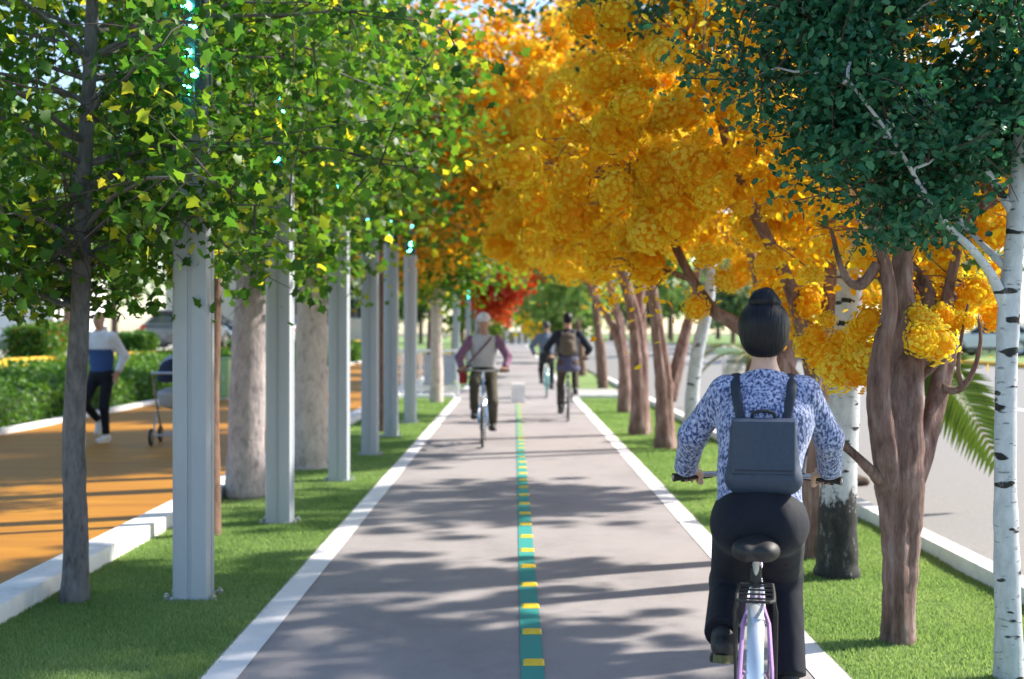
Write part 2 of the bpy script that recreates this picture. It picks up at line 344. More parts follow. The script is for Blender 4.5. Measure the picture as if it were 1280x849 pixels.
# right-hand avenue rising gently to its far kerb; verge beyond
b_ = MB(); b_.quad((3.135, -30, -0.02), (16, -30, 0.46), (16, 400, 0.46), (3.135, 400, -0.02)); tag(b_.build('road', M['road'], smooth=0), kind='structure')
kerb('yellow_kerb', 16, 16.25, 14, 104, 0.2, 0.6, M['yellow_kerb'], 3.0)
b_ = MB(); b_.quad((16.25, -30, 0.52), (70, -30, 0.6), (70, 400, 0.6), (16.25, 400, 0.52)); tag(b_.build('verge', M['lawn_far'], smooth=0), kind='structure')
b_ = MB()
for dx in (0, 0.0): pass
b_.quad((9.0, 5, 0.2032), (9.14, 5, 0.2085), (9.14, 200, 0.2085), (9.0, 200, 0.2032)); tag(b_.build('lane_line', M['white_paint'], smooth=0), kind='structure')
# planting bed of bare soil behind the right kerb
b_ = MB(); b_.box((3.42, 17.6, 0.035), (0.56, 8.6, 0.09), 0.03); tag(b_.build('planting_bed', M['soil']), kind='structure')
# left bank and raised street
b_ = MB(); b_.add([(-7.66, -6, 0.08), (-7.66, 90, 0.08), (-9.9, 90, 0.80), (-9.9, -6, 0.80), (-10.2, 90, 0.88), (-10.2, -6, 0.88), (-90, 90, 0.9), (-90, -6, 0.9)], [[0, 1, 2, 3], [3, 2, 4, 5], [5, 4, 6, 7]])
tag(b_.build('bank', M['turf'], smooth=0), kind='structure')
b_ = MB(); b_.quad((-40, 12, 0.93), (-10.5, 12, 0.93), (-10.5, 90, 0.93), (-40, 90, 0.93)); tag(b_.build('side_street', M['paving'], smooth=0), kind='structure')
kerb('yellow_kerb', -10.5, -10.25, 15, 87, 0.8, 1.06, M['yellow_kerb'], 3.0)
b_ = MB(); b_.quad((-90, 90, -0.03), (-2.83, 90, -0.03), (-2.83, 400, -0.03), (-90, 400, -0.03)); tag(b_.build('far_lawn', M['lawn_far'], smooth=0), kind='structure')

# grass blades
def grass(name, x0, x1, y0, y1, dens, seed, label):
    r = np.random.default_rng(seed)
    ys = []; y = y0
    while y < y1:
        dd = dens * min(1.0, (8.5 / max(y, 4.0)) ** 2); n = int(dd * (x1 - x0) * 0.5)
        ys.append(r.uniform(y, y + 0.5, n)); y += 0.5
    Y = np.concatenate(ys); n = len(Y); X = r.uniform(x0, x1, n)
    f = np.maximum(1.0, Y / 8.5); h = r.uniform(0.014, 0.030, n) * (1 + 0.25 * np.sin(X * 9) * np.sin(Y * 5)); wd = r.uniform(0.003, 0.0055, n) * f
    a = r.uniform(0, 2 * np.pi, n); ln = r.normal(0, 0.5, (n, 2)) * h[:, None]
    V = np.zeros((n, 3, 3)); ca, sa = np.cos(a) * wd, np.sin(a) * wd
    V[:, 0] = np.stack([X - ca, Y - sa, np.full(n, -0.014)], 1); V[:, 1] = np.stack([X + ca, Y + sa, np.full(n, -0.014)], 1)
    V[:, 2] = np.stack([X + ln[:, 0], Y + ln[:, 1], h - 0.012], 1)
    tn = np.repeat(np.clip(r.normal(0.5, 0.2, n) + 0.18 * np.sin(X * 3.1 + Y * 1.3) * np.cos(Y * 2.1), 0, 1), 3)
    me = npmesh(name, V.reshape(-1, 3), np.arange(n * 3).reshape(-1, 3), tint=tn)
    return tag(link(name, me, M['grass']), label, 'grass', kind='stuff')
grass('grass', -2.815, -1.44, 5.0, LAWN_END, 13000, 1, 'short green turf between the white path line and the left kerb')
grass('grass', 1.545, 2.985, 5.0, LAWN_END, 13000, 2, 'short green turf between the white path line and the right kerb')
# ------------------------------------------------------------------ leaves and trees
def frames(n, r, up=0.5):
    N = r.normal(0, 1, (n, 3)); N[:, 2] += up * 1.5; N /= np.linalg.norm(N, axis=1, keepdims=True)
    A = r.normal(0, 1, (n, 3)); U = A - N * np.sum(A * N, 1, keepdims=True); U /= np.linalg.norm(U, axis=1, keepdims=True)
    return np.stack([U, np.cross(N, U), N], 2)            # columns
def star(lobes):                                            # maple outline, stem at the origin, drooping tips
    pts = [(0, 0.30, 0.02)]
    for x, y in lobes: pts.append((x, y, -0.25 * (abs(x) ** 2) - 0.12 * max(0, y - 0.4)))
    return np.array(pts)
MAPLE = star([(0.0, 0.0), (0.30, 0.02), (0.30, 0.24), (0.62, 0.42), (0.32, 0.56), (0.26, 0.70), (0.0, 1.05), (-0.26, 0.70), (-0.32, 0.56), (-0.62, 0.42), (-0.30, 0.24), (-0.30, 0.02)])
MAPLE_F = np.array([[0, i, i % 12 + 1] for i in range(1, 13)])
OVAL = np.array([(0, 0, 0), (0.27, 0.32, 0.05), (0.24, 0.70, 0.02), (0, 1, -0.08), (-0.24, 0.70, 0.02), (-0.27, 0.32, 0.05)])
OVAL_F = np.array([[0, 1, 2], [0, 2, 3], [0, 3, 4], [0, 4, 5]])
def leaves(name, P, size, r, m, parent, tint, tmpl=OVAL, tf=OVAL_F, up=0.5, kind='stuff', Fr=None):
    n = len(P); Fr = frames(n, r, up) if Fr is None else Fr
    V = np.einsum('nij,kj->nki', Fr, tmpl) * np.asarray(size).reshape(-1, 1, 1) + P[:, None, :]
    k = len(tmpl); F = (tf[None] + (np.arange(n) * k)[:, None, None]).reshape(-1, tf.shape[1])
    me = npmesh(name, V.reshape(-1, 3), F, tint=np.repeat(np.clip(tint, 0, 1), k))
    return tag(link(name, me, m, parent), kind=kind)

def bez(a, c, b, n):
    return [a.lerp(c, i / n).lerp(c.lerp(b, i / n), i / n) for i in range(n + 1)]
def rv(r, s=1.0): return Vector(r.normal(0, s, 3))
def stem_mesh(mb, pts, n=10, wob=0.0, r=None, sub=4, flute=0.0):
    """pts: (x,y,z,radius) control points -> smooth tapered tube with uneven girth"""
    P = [Vector(p[:3]) for p in pts]; Rd = [p[3] for p in pts]; out = []; ro = []
    for i in range(len(P) - 1):
        p0, p1, p2, p3 = P[max(i - 1, 0)], P[i], P[i + 1], P[min(i + 2, len(P) - 1)]
        for j in range(sub):
            t = j / sub
            q = 0.5 * ((2 * p1) + (p2 - p0) * t + (2 * p0 - 5 * p1 + 4 * p2 - p3) * t * t + (3 * p1 - p0 - 3 * p2 + p3) * t ** 3)
            out.append(q); ro.append(Rd[i] * (1 - t) + Rd[i + 1] * t)
    out.append(P[-1]); ro.append(Rd[-1])
    if wob and r is not None:
        ro = [x * (1 + r.normal(0, wob)) for x in ro]
    mb.tube(out, ro, n, flute=flute, ph=len(mb.v) * 0.37)
    return list(zip(out, ro))

def skeleton(mb, stems, cc, cr, nl, ntw, r, zmin=None, twig=0.45, lim=0.4, tw=0):
    """limbs from the stems out to points in the crown ellipsoid, twigs off the limbs; returns twig points"""
    cc = Vector(cc); pts = []; ends = []
    allp = [q for s in stems for q in s]
    for i in range(nl):
        d = rv(r); d.normalize(); u = 0.45 + 0.5 * r.random() ** 0.6
        tg = cc + Vector((d.x * cr[0], d.y * cr[1], d.z * cr[2])) * u
        best = min(allp, key=lambda q: (q[0] - tg).length + (4 if q[0].z > tg.z - 0.1 else 0) + (5 if zmin and q[0].z < zmin else 0))
        a = best[0]; c = a.lerp(tg, 0.5) + Vector((0, 0, 0.18 * (tg - a).length)) + rv(r, 0.06)
        L = bez(a, c, tg, 7); L = [p + rv(r, 0.012) if 0 < k < 7 else p for k, p in enumerate(L)]
        r0 = max(0.009, best[1] * lim); mb.tube(L, [r0 * (1 - 0.8 * k / 7) for k in range(8)], 6, False)
        ends.append(tg)
        for k in range(ntw):
            t = 2 + int(r.random() * 6); s = L[min(t, 7)]
            e = s + rv(r, twig) * 0.62 + Vector((0, 0, 0.02)); e.z = max(e.z, (zmin or 1.5) + 0.05); m_ = s.lerp(e, 0.5) + rv(r, 0.05)
            mb.cur = tw; mb.tube(bez(s, m_, e, 3), [0.006, 0.0045, 0.0035, 0.002], 4, False); mb.cur = 0
            pts += [s.lerp(e, 0.5), e]
        pts += [tg, L[5]]
    return np.array([tuple(p) for p in pts]), ends

def clumps(P, n, sp, r, flat=0.7):
    idx = r.integers(0, len(P), n)
    return P[idx] + r.normal(0, sp, (n, 3)) * np.array([1, 1, flat]), idx

VAR = None
def leaf_parts(parent, name, m, tmpl, tf, P, Fr, size, tint):
    """individual leaves: one object each, six shared meshes"""
    ms = []
    for k in range(6):
        me = npmesh(name, tmpl, tf, tint=np.full(len(tmpl), (k + 0.5) / 6)); me.materials.append(m); ms.append(me)
    for p, f, s, t in zip(P, Fr, size, tint):
        o = bpy.data.objects.new(name, ms[min(5, max(0, int(t * 6)))]); COL.objects.link(o); o.parent = parent
        o.location = p; o.rotation_euler = Matrix(f.tolist()).to_euler(); o.scale = (s, s, s)

def leaf_tree(name, label, cat, group, base, stems, cc, cr, nl, ntw, nleaf, lsize, m, bark, seed, tmpl=OVAL, tf=OVAL_F, sp=0.16, twig=0.45,
              wob=0.05, parts=0, tmean=0.45, tsd=0.16, zmin=None, lname='leaf', up=0.5, sides=12, cut=None, cond=None):
    r = np.random.default_rng(seed); base = Vector(base)
    root = empty(name, base, 0, label, cat, group)
    mb = MB(); S = [stem_mesh(mb, s, 20, wob * .6, r, 6, 0.03) for s in stems]
    P, ends = skeleton(mb, S, cc, cr, nl, ntw, r, zmin, twig, tw=1)
    mb.build('trunk', [bark, M['twig']], root, smooth=60)
    L, idx = clumps(P, nleaf, sp, r)
    ct = r.normal(tmean, tsd, len(P)); T = ct[idx] + r.normal(0, 0.14, nleaf)
    Sz = lsize * r.uniform(0.5, 1.35, nleaf)
    keep = np.ones(nleaf, bool)
    if cut is not None: keep &= L[:, 2] > cut
    if cond is not None: keep &= cond(L, r)
    L, T, Sz = L[keep], T[keep], Sz[keep]
    Fr = frames(len(L), r, up)
    if parts:
        W = L + np.array(base); px = VX + W[:, 0] / W[:, 1] * FPX; py = VY - (W[:, 2] - EYE) / W[:, 1] * FPX
        inside = (px > 5) & (px < 1275) & (py > 5) & (py < 840)
        sc = np.where(inside, Sz / W[:, 1], 0); o_ = np.argsort(-sc); a, b2 = o_[:parts], o_[parts:]
        leaf_parts(root, lname, m, tmpl, tf, L[a], Fr[a], Sz[a], np.clip(T[a], 0, 0.999))
        L, T, Sz, Fr = L[b2], T[b2], Sz[b2], Fr[b2]
    leaves('crown', L, Sz, r, m, root, T, tmpl, tf, Fr=Fr)
    return root

# ---- left row
def sight_gaps(base, trunk):
    """thinner foliage in front of the trunk: leaves hang from the outer twigs, not from the bole"""
    bs = np.array(base); u = -bs[:2] / np.linalg.norm(bs[:2]); v = np.array([-u[1], u[0]])
    def f(L, r):
        q = L[:, :2] @ v - trunk[0][0]; s_ = L[:, :2] @ u
        return ~((np.abs(q) < trunk[0][2]) & (s_ > -0.1) & (r.random(len(L)) < trunk[0][3]))
    return f
MG = 'green maples along the left lawn'
B = Vector((-2.63, 7.64, 0))
leaf_tree('maple_tree', 'slim dark-barked maple beside the nearest grey light pole, wide yellow-green crown', 'tree', MG, B,
  [[(0, 0, -0.03, 0.088), (0.01, 0, 0.35, 0.072), (0.0, 0, 1.0, 0.066), (0.04, 0, 1.75, 0.056), (0.06, 0.02, 2.6, 0.048), (0.09, 0.05, 3.4, 0.040), (0.1, 0.1, 4.6, 0.022)]],
  (0.0, 0.2, 3.3), (2.4, 2.3, 1.75), 72, 9, 19000, 0.064, M['maple_leaf'], M['bark_maple'], 11, MAPLE, MAPLE_F, sp=0.17, twig=0.5, parts=290, zmin=1.7, cut=1.66, tmean=0.41, tsd=0.18, cond=sight_gaps(B, [(0.02, 0, 0.15, 0.9)]))
def maple(label, base, stems, cc, cr, seed, nleaf=11500, bark='bark_maple', lsize=0.088, nl=48, tmean=0.47, mt='maple_leaf', name='maple_tree', tm=True, cut=1.9):
    return leaf_tree(name, label, 'tree', MG, base, stems, cc, cr, nl, 8, nleaf, lsize, M[mt], M[bark], seed, MAPLE if tm else OVAL, MAPLE_F if tm else OVAL_F, sp=0.22, twig=0.6, zmin=1.7, cut=cut, tmean=tmean)
maple('thin brownish trunk showing just right of the nearest light pole', (-2.39, 10.12, 0), [[(0, 0, -0.03, 0.07), (0.0, 0, 1.0, 0.055), (0.03, 0, 2.2, 0.045), (0.0, 0.1, 3.6, 0.028), (0, .1, 4.6, .015)]], (0.2, 0.2, 3.7), (1.7, 1.8, 1.6), 12, bark='bark_brown', nleaf=7000)
maple('thick lilac-grey trunk between the first and second light poles', (-2.61, 12.4, 0), [[(0, 0, -0.03, 0.20), (0, 0, 0.3, 0.182), (0.03, 0, 1.3, 0.168), (0.07, 0, 2.2, 0.15), (0.1, 0.05, 3.2, 0.10), (0.1, 0.1, 4.6, 0.05)]], (0.25, 0.1, 3.8), (1.95, 2.0, 1.8), 13, bark='bark_lilac')
maple('thick pale flaking trunk lit on its right side, behind the second light pole', (-2.39, 15.0, 0), [[(0, 0, -0.03, 0.215), (0, 0, 0.3, 0.20), (0.01, 0, 1.4, 0.185), (0.03, 0, 2.4, 0.165), (0.1, 0.05, 3.4, 0.11), (0.1, 0.1, 5.0, 0.05)]], (0.35, 0.1, 4.2), (2.0, 2.0, 2.1), 14, bark='bark_pale', tmean=0.5)
maple('slender reddish-brown trunk behind the fourth light pole, crown turned orange', (-2.13, 20.6, 0), [[(0, 0, -0.03, 0.075), (0, 0, 1.2, 0.065), (0.0, 0, 2.6, 0.055), (0.0, 0.05, 4.6, 0.03)]], (1.3, -0.6, 4.9), (2.2, 2.4, 2.1), 15, bark='bark_brown', tm=False, lsize=0.13, mt='autumn_leaf', tmean=0.55, nleaf=14000)
maple('pale slim trunk just short of the white railing', (-1.78, 29.2, 0), [[(0, 0, -0.03, 0.16), (0, 0, 1.2, 0.14), (0.0, 0, 2.6, 0.12), (0.0, 0.05, 5, 0.05)]], (0.4, 0.1, 4.5), (2.3, 2.2, 2.2), 16, bark='bark_pale', tm=False, lsize=0.15, tmean=0.5)
maple('grey-trunked tree left of the fifth light pole, crown turning from green to orange', (-2.55, 25.0, 0), [[(0, 0, -0.03, 0.13), (0, 0, 1.2, 0.12), (0.0, 0, 2.6, 0.1), (0.0, 0.05, 5, 0.05)]], (0.5, 0.1, 4.4), (2.3, 2.2, 2.2), 17, bark='bark_lilac', tm=False, lsize=0.14, mt='autumn_leaf', tmean=0.40)

# ---- flower balls (shared meshes)
def flower_ball(seed, nf=150):
    r = np.random.default_rng(seed); i = np.arange(nf) + 0.5
    ph = np.arccos(1 - 2 * i / nf) + r.normal(0, 0.06, nf); th = np.pi * (1 + 5 ** 0.5) * i + r.normal(0, 0.08, nf)
    D = np.stack([np.cos(th) * np.sin(ph), np.sin(th) * np.sin(ph), np.cos(ph)], 1)
    A = r.normal(0, 1, (nf, 3)); U = A - D * np.sum(A * D, 1, keepdims=True); U /= np.linalg.norm(U, axis=1, keepdims=True)
    W = np.cross(D, U); rad = r.uniform(0.72, 1.16, nf)[:, None]; s = r.uniform(0.10, 0.18, nf)[:, None]
    V = [D * (rad - 0.09)]
    for k in range(5):
        a = 2 * np.pi * k / 5
        V.append(D * rad + (U * np.cos(a) + W * np.sin(a)) * s)
    V = np.stack(V, 1).reshape(-1, 3)
    F = np.array([[0, 1 + k, 1 + (k + 1) % 5] for k in range(5)]); F = (F[None] + (np.arange(nf) * 6)[:, None, None]).reshape(-1, 3)
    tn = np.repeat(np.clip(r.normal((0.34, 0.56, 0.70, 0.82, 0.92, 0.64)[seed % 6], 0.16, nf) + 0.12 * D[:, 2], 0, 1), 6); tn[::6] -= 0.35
    # inner core so that the ball is not see-through
    nc = 0
    cv, cf = [], []
    for a in range(5):
        for b in range(8):
            t_, p_ = math.pi * (a + 0.5) / 5, 2 * math.pi * b / 8
            cv.append((0.74 * math.sin(t_) * math.cos(p_), 0.74 * math.sin(t_) * math.sin(p_), 0.74 * math.cos(t_)))
    for a in range(4):
        for b in range(8):
            q = [a * 8 + b, a * 8 + (b + 1) % 8, (a + 1) * 8 + (b + 1) % 8, (a + 1) * 8 + b]
            cf += [[q[0], q[1], q[2]], [q[0], q[2], q[3]]]
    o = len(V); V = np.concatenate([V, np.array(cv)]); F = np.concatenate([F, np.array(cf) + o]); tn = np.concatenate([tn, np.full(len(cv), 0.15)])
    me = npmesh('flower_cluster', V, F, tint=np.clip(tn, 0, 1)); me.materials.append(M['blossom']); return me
BALLS = [flower_ball(500 + k) for k in range(6)]

def yellow_tree(label, base, stems, blobs, seed, nb, rad, nfl=5000, nl=26, ntw=5, extra=(), twig=0.4, group='yellow-flowering trees along the right lawn', extra_stems=(), bark='bark_myrtle', zmin=1.2, ft=0.3):
    """blobs: list of (centre, radii) ellipsoids, local; flower balls fill their outer part, loose blossoms the inside"""
    r = np.random.default_rng(seed); base = Vector(base)
    root = empty('flowering_tree', base, 0, label, 'tree', group)
    mb = MB(); S = [stem_mesh(mb, s, 24, 0.03, r, 6, 0.12) for s in stems]
    for s in extra_stems: stem_mesh(mb, s, 8, 0.03, r)
    tot = sum(c[1][0] * c[1][1] * c[1][2] for c in blobs) ** 1.0; pos = []; fl = []
    for cc, cr in blobs:
        f = cr[0] * cr[1] * cr[2] / tot
        P, e = skeleton(mb, S, cc, cr, max(3, int(nl * f)), ntw, r, zmin, twig, 0.45)
        n = max(3, int(nb * f)); D = r.normal(0, 1, (n * 6, 3)); D /= np.linalg.norm(D, axis=1, keepdims=True)
        Q = np.array(cc) + D * np.array(cr) * r.uniform(0.55, 1.0, (n * 6, 1))
        got = []
        for q in Q:
            if all((abs(q - g) ** 2).sum() > (1.25 * rad) ** 2 for g in got): got.append(q)
            if len(got) >= n: break
        pos += got
        k = int(nfl * f); D = r.normal(0, 1, (k, 3)); D /= np.linalg.norm(D, axis=1, keepdims=True)
        # loose blossoms gather in clumps round the twigs
        ix = r.integers(0, len(P), k); fl.append(P[ix] + r.normal(0, 0.13, (k, 3)))
    mb.build('trunk', M[bark], root, smooth=60)
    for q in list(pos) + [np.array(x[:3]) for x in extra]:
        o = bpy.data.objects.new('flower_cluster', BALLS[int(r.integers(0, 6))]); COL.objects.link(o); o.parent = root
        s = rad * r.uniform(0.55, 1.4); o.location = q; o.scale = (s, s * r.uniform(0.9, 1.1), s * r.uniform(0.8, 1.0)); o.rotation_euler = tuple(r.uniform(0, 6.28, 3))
    fl = np.concatenate(fl); fl = fl[r.random(len(fl)) < 0.6]; n = len(fl)
    leaves('blossom', fl, r.uniform(0.05, 0.085, n) * (rad / 0.13) ** 0.5, r, M['blossom'], root, np.clip(r.normal(ft, 0.22, n), 0, 1))
    return root
def L_(base, *pts):                                         # (px, py, depth, radius) -> local stem points
    return [tuple(at(px, py, d) - Vector(base)) + (rr_,) for px, py, d, rr_ in pts]

b1 = Vector((2.0, 6.65, 0))
yellow_tree('nearest flowering tree, many-stemmed twisted brown trunk right of the woman cyclist', b1,
  [[(0, 0, -0.03, 0.092)] + L_(b1, (1124, 770, 6.65, 0.082), (1124, 700, 6.65, 0.090), (1123, 640, 6.65, 0.108), (1120, 590, 6.65, 0.128), (1125, 540, 6.66, 0.118), (1132, 480, 6.7, 0.090), (1134, 410, 6.75, 0.068), (1128, 340, 6.8, 0.055), (1140, 240, 6.9, 0.035)),
   L_(b1, (1116, 630, 6.62, 0.07), (1107, 560, 6.55, 0.068), (1099, 500, 6.52, 0.055), (1102, 440, 6.5, 0.046), (1112, 390, 6.5, 0.040), (1106, 335, 6.5, 0.033), (1085, 260, 6.5, 0.02)),
   L_(b1, (1132, 620, 6.7, 0.07), (1155, 555, 6.8, 0.064), (1172, 490, 6.9, 0.055), (1186, 420, 7.0, 0.043), (1184, 370, 7.05, 0.03), (1205, 280, 7.1, 0.018)),
   L_(b1, (1133, 560, 6.85, 0.06), (1141, 480, 6.95, 0.05), (1166, 400, 7.05, 0.042), (1150, 340, 7.1, 0.03))],
  [((-0.25, 1.1, 2.3), (0.8, 0.8, 0.55)), ((0.35, 0.55, 2.05), (0.5, 0.5, 0.42)), ((0.9, 0.8, 3.25), (2.0, 1.6, 1.1)), ((0.1, 1.0, 2.7), (1.1, 0.9, 0.5)), (tuple(at(1190, 310, 7.6) - b1), (0.5, 0.5, 0.45))], 31, 230, 0.088, 11000, 60, 5,
  extra=[tuple(at(px, py, d) - b1) for px, py, d in ((1150, 425, 6.45), (1172, 430, 6.6), (1160, 405, 6.6), (1195, 405, 6.9), (1210, 402, 6.8), (1180, 395, 6.8), (1072, 415, 6.9), (1058, 450, 7.2), (1075, 465, 7.1), (1066, 436, 7.0), (1050, 425, 7.3), (1040, 440, 7.3), (1085, 400, 6.8), (1147, 395, 6.7), (1035, 400, 7.2), (1020, 420, 7.4)) + tuple((random.Random(60 + q).uniform(1140, 1258), random.Random(90 + q).uniform(215, 405), random.Random(30 + q).uniform(7.0, 8.2)) for q in range(34)) + ((1006, 432, 7.5), (1025, 445, 7.5), (1084, 445, 7.0), (1048, 465, 7.2))],
  extra_stems=[L_(b1, (1108, 608, 6.6, 0.045), (1092, 592, 6.55, 0.03), (1070, 570, 6.5, 0.024), (1040, 545, 6.45, 0.02), (1022, 530, 6.4, 0.012)),
               L_(b1, (1168, 478, 6.9, 0.024), (1188, 488, 6.85, 0.02), (1203, 484, 6.8, 0.018), (1218, 460, 6.8, 0.014), (1226, 425, 6.8, 0.011), (1222, 395, 6.8, 0.008)),
               L_(b1, (1203, 484, 6.8, 0.017), (1198, 460, 6.8, 0.012), (1203, 415, 6.8, 0.009), (1210, 380, 6.8, 0.006)),
               L_(b1, (1152, 470, 6.75, 0.024), (1172, 452, 6.7, 0.02), (1186, 430, 6.7, 0.014)),
               L_(b1, (1097, 330, 6.5, 0.03), (1078, 355, 6.5, 0.028), (1062, 352, 6.5, 0.022), (1050, 330, 6.5, 0.016), (1040, 290, 6.5, 0.010))], twig=0.3)
b4 = Vector((2.16, 9.14, 0))
yellow_tree('flowering tree with grey-brown trunk half hidden behind the woman cyclist', b4,
  [[(0, 0, -0.03, 0.12), (0, 0, 0.4, 0.10), (-0.02, 0, 1.0, 0.095), (0.03, 0.0, 1.45, 0.085), (0.12, 0.0, 2.0, 0.07), (0.10, 0.1, 3.0, 0.045), (0.05, 0.1, 4.2, 0.02)],
   [(-0.02, 0, 1.05, 0.075)] + L_(b4, (985, 470, 9.1, 0.06), (950, 430, 9.0, 0.055), (915, 402, 9.0, 0.05), (890, 385, 9.0, 0.042), (855, 330, 9.1, 0.03), (820, 250, 9.2, 0.02)),
   [(0.0, 0, 1.2, 0.07), (-0.2, -0.1, 1.9, 0.05), (-0.6, -0.2, 2.7, 0.035), (-0.8, -0.2, 3.4, 0.02)]],
  [((-0.55, 0.2, 3.25), (1.5, 1.5, 1.15)), ((-1.35, 0.1, 2.7), (0.9, 1.1, 0.75)), ((0.35, 0.3, 2.4), (0.9, 1.0, 0.75))], 32, 215, 0.125, 7500, 44, 5,
  extra=[tuple(at(px, py, d) - b4) for px, py, d in ((1062, 400, 8.8), (1000, 405, 9.2), (1010, 380, 9), (985, 370, 9.3), (870, 385, 8.8), (905, 350, 9))], zmin=1.6)
b9 = Vector((2.75, 13.2, 0))
yellow_tree('flowering tree whose trunk is hidden by the woman, yellow crown above her head', b9,
  [[(0, 0, -0.03, 0.14), (0, 0, 0.5, 0.12), (0.02, 0, 1.2, 0.11), (0.1, 0, 2.0, 0.08), (0.15, 0.1, 3.0, 0.05), (0.1, 0.1, 4.4, 0.02)], [(0.02, 0, 1.2, 0.08), (-0.2, 0, 2.0, 0.06), (-0.5, 0.1, 3.2, 0.03)], [(0.02, 0, 1.1, 0.08), (0.35, 0.2, 2.0, 0.06), (0.8, 0.3, 3.0, 0.03)]],
  [((0.35, 0.3, 3.15), (1.9, 2.1, 1.15)), ((0.9, 0.2, 2.35), (0.9, 1.1, 0.5))], 36, 190, 0.135, 8000, 44, 5, twig=0.5, zmin=1.6)
b6 = Vector((2.09, 17.66, 0))
yellow_tree('flowering tree with reddish forked trunk left of the leaning slim birch', b6,
  [[(0, 0, -0.03, 0.16)] + L_(b6, (831, 530, 17.66, 0.125), (829, 480, 17.66, 0.125), (822, 420, 17.66, 0.09), (815, 365, 17.6, 0.07), (805, 320, 17.5, 0.055), (790, 220, 17.5, 0.03)),
   L_(b6, (836, 500, 17.7, 0.10), (847, 455, 17.8, 0.085), (858, 410, 17.9, 0.07), (868, 370, 18, 0.05), (880, 280, 18, 0.03))],
  [((-0.5, 0, 4.3), (2.2, 2.0, 1.9)), ((-1.3, 0.2, 3.1), (1.3, 1.4, 0.75))], 33, 205, 0.19, 8000, 44, 5, twig=0.6, zmin=1.8)
b7 = Vector((1.96, 20.0, 0))
yellow_tree('flowering tree with broad pinkish trunk fourth along the right lawn', b7,
  [[(0, 0, -0.03, 0.17)] + L_(b7, (800, 510, 20, 0.14), (798, 450, 20, 0.14), (793, 400, 20, 0.10), (780, 350, 19.9, 0.075), (765, 300, 19.8, 0.05), (750, 200, 19.8, 0.03)),
   L_(b7, (803, 450, 20, 0.09), (800, 390, 20.1, 0.08), (803, 340, 20.2, 0.06), (820, 260, 20.2, 0.03))],
  [((-0.8, 0, 4.7), (2.2, 2.0, 2.2)), ((-1.4, 0.0, 3.3), (1.2, 1.3, 0.7)), ((-2.4, 0, 5.4), (1.1, 1.3, 1.1))], 34, 190, 0.20, 7000, 40, 5, twig=0.6, zmin=1.8)
b8 = Vector((2.2, 25.5, 0))
yellow_tree('flowering tree with slim dark trunk farthest along the right lawn', b8,
  [[(0, 0, -0.03, 0.14), (0, 0, 0.8, 0.12), (-0.1, 0, 1.7, 0.09), (-0.3, 0, 2.6, 0.06), (-0.5, 0, 4.5, 0.03)], [(-0.02, 0, 0.9, 0.08), (-0.25, 0, 1.7, 0.06), (-0.7, 0, 2.5, 0.05), (-1.0, 0, 3.6, 0.03)]],
  [((-0.9, 0, 5.0), (2.3, 2.0, 2.4))], 35, 150, 0.25, 6000, 34, 5, twig=0.6, zmin=1.8)

# ---- birches
BG = 'white-barked birches along the right lawn'
b2 = Vector((2.3, 5.95, 0))
leaf_tree('birch_tree', 'nearest white birch at the right edge, dense blue-green crown overhead', 'tree', BG, b2,
  [[(0, 0, -0.03, 0.072)] + L_(b2, (1261, 800, 5.95, 0.064), (1258, 700, 5.95, 0.058), (1256, 600, 5.95, 0.05), (1257, 480, 5.95, 0.048), (1261, 390, 5.95, 0.05), (1266, 330, 5.95, 0.044), (1272, 250, 5.95, 0.04), (1280, 120, 5.95, 0.034), (1290, -60, 5.95, 0.025), (1290, -250, 5.95, 0.012)),
   L_(b2, (1257, 385, 5.95, 0.03), (1240, 345, 5.9, 0.022), (1215, 312, 5.85, 0.018), (1190, 288, 5.8, 0.015), (1160, 250, 5.7, 0.011), (1120, 180, 5.6, 0.008), (1060, 100, 5.5, 0.006)),
   L_(b2, (1268, 345, 5.95, 0.026), (1240, 318, 6.0, 0.018), (1222, 300, 6.05, 0.013), (1195, 270, 6.1, 0.01)),
   L_(b2, (1271, 275, 5.95, 0.024), (1250, 240, 5.95, 0.019), (1232, 212, 5.95, 0.016), (1200, 170, 5.9, 0.012), (1140, 110, 5.9, 0.009), (1060, 30, 5.9, 0.006))],
  (-0.38, 0.1, 2.9), (0.98, 0.7, 0.80), 60, 9, 30000, 0.046, M['birch_leaf'], M['birch_low'], 41, sp=0.075, twig=0.26, parts=280, zmin=1.9, tmean=0.5,
  cond=lambda L, r: ((L[:, 2] > 1.98) & (L[:, 2] < 4.2)) & ((L[:, 0] < -0.15) | (L[:, 2] > 2.35)))
b3 = Vector((2.12, 8.4, 0))
leaf_tree('birch_tree', 'white birch with rough black foot just right of the woman cyclist', 'tree', BG, b3,
  [[(0, 0, -0.03, 0.155), (0, 0, 0.15, 0.138), (0.0, 0, 0.5, 0.118), (0.03, 0, 1.0, 0.105), (0.06, 0, 1.5, 0.09), (0.08, 0, 2.2, 0.078), (0.06, 0, 3.2, 0.06), (0.1, 0, 4.6, 0.03)],
   [(0.08, 0, 2.1, 0.05), (0.25, 0, 2.6, 0.035), (0.4, 0, 3.4, 0.02)]],
  (-0.4, 0.2, 4.35), (1.7, 1.2, 1.0), 34, 8, 11000, 0.06, M['birch_leaf'], M['birch_base'], 42, sp=0.12, zmin=2.0, cut=3.5)
b5 = Vector((2.38, 17.4, 0))
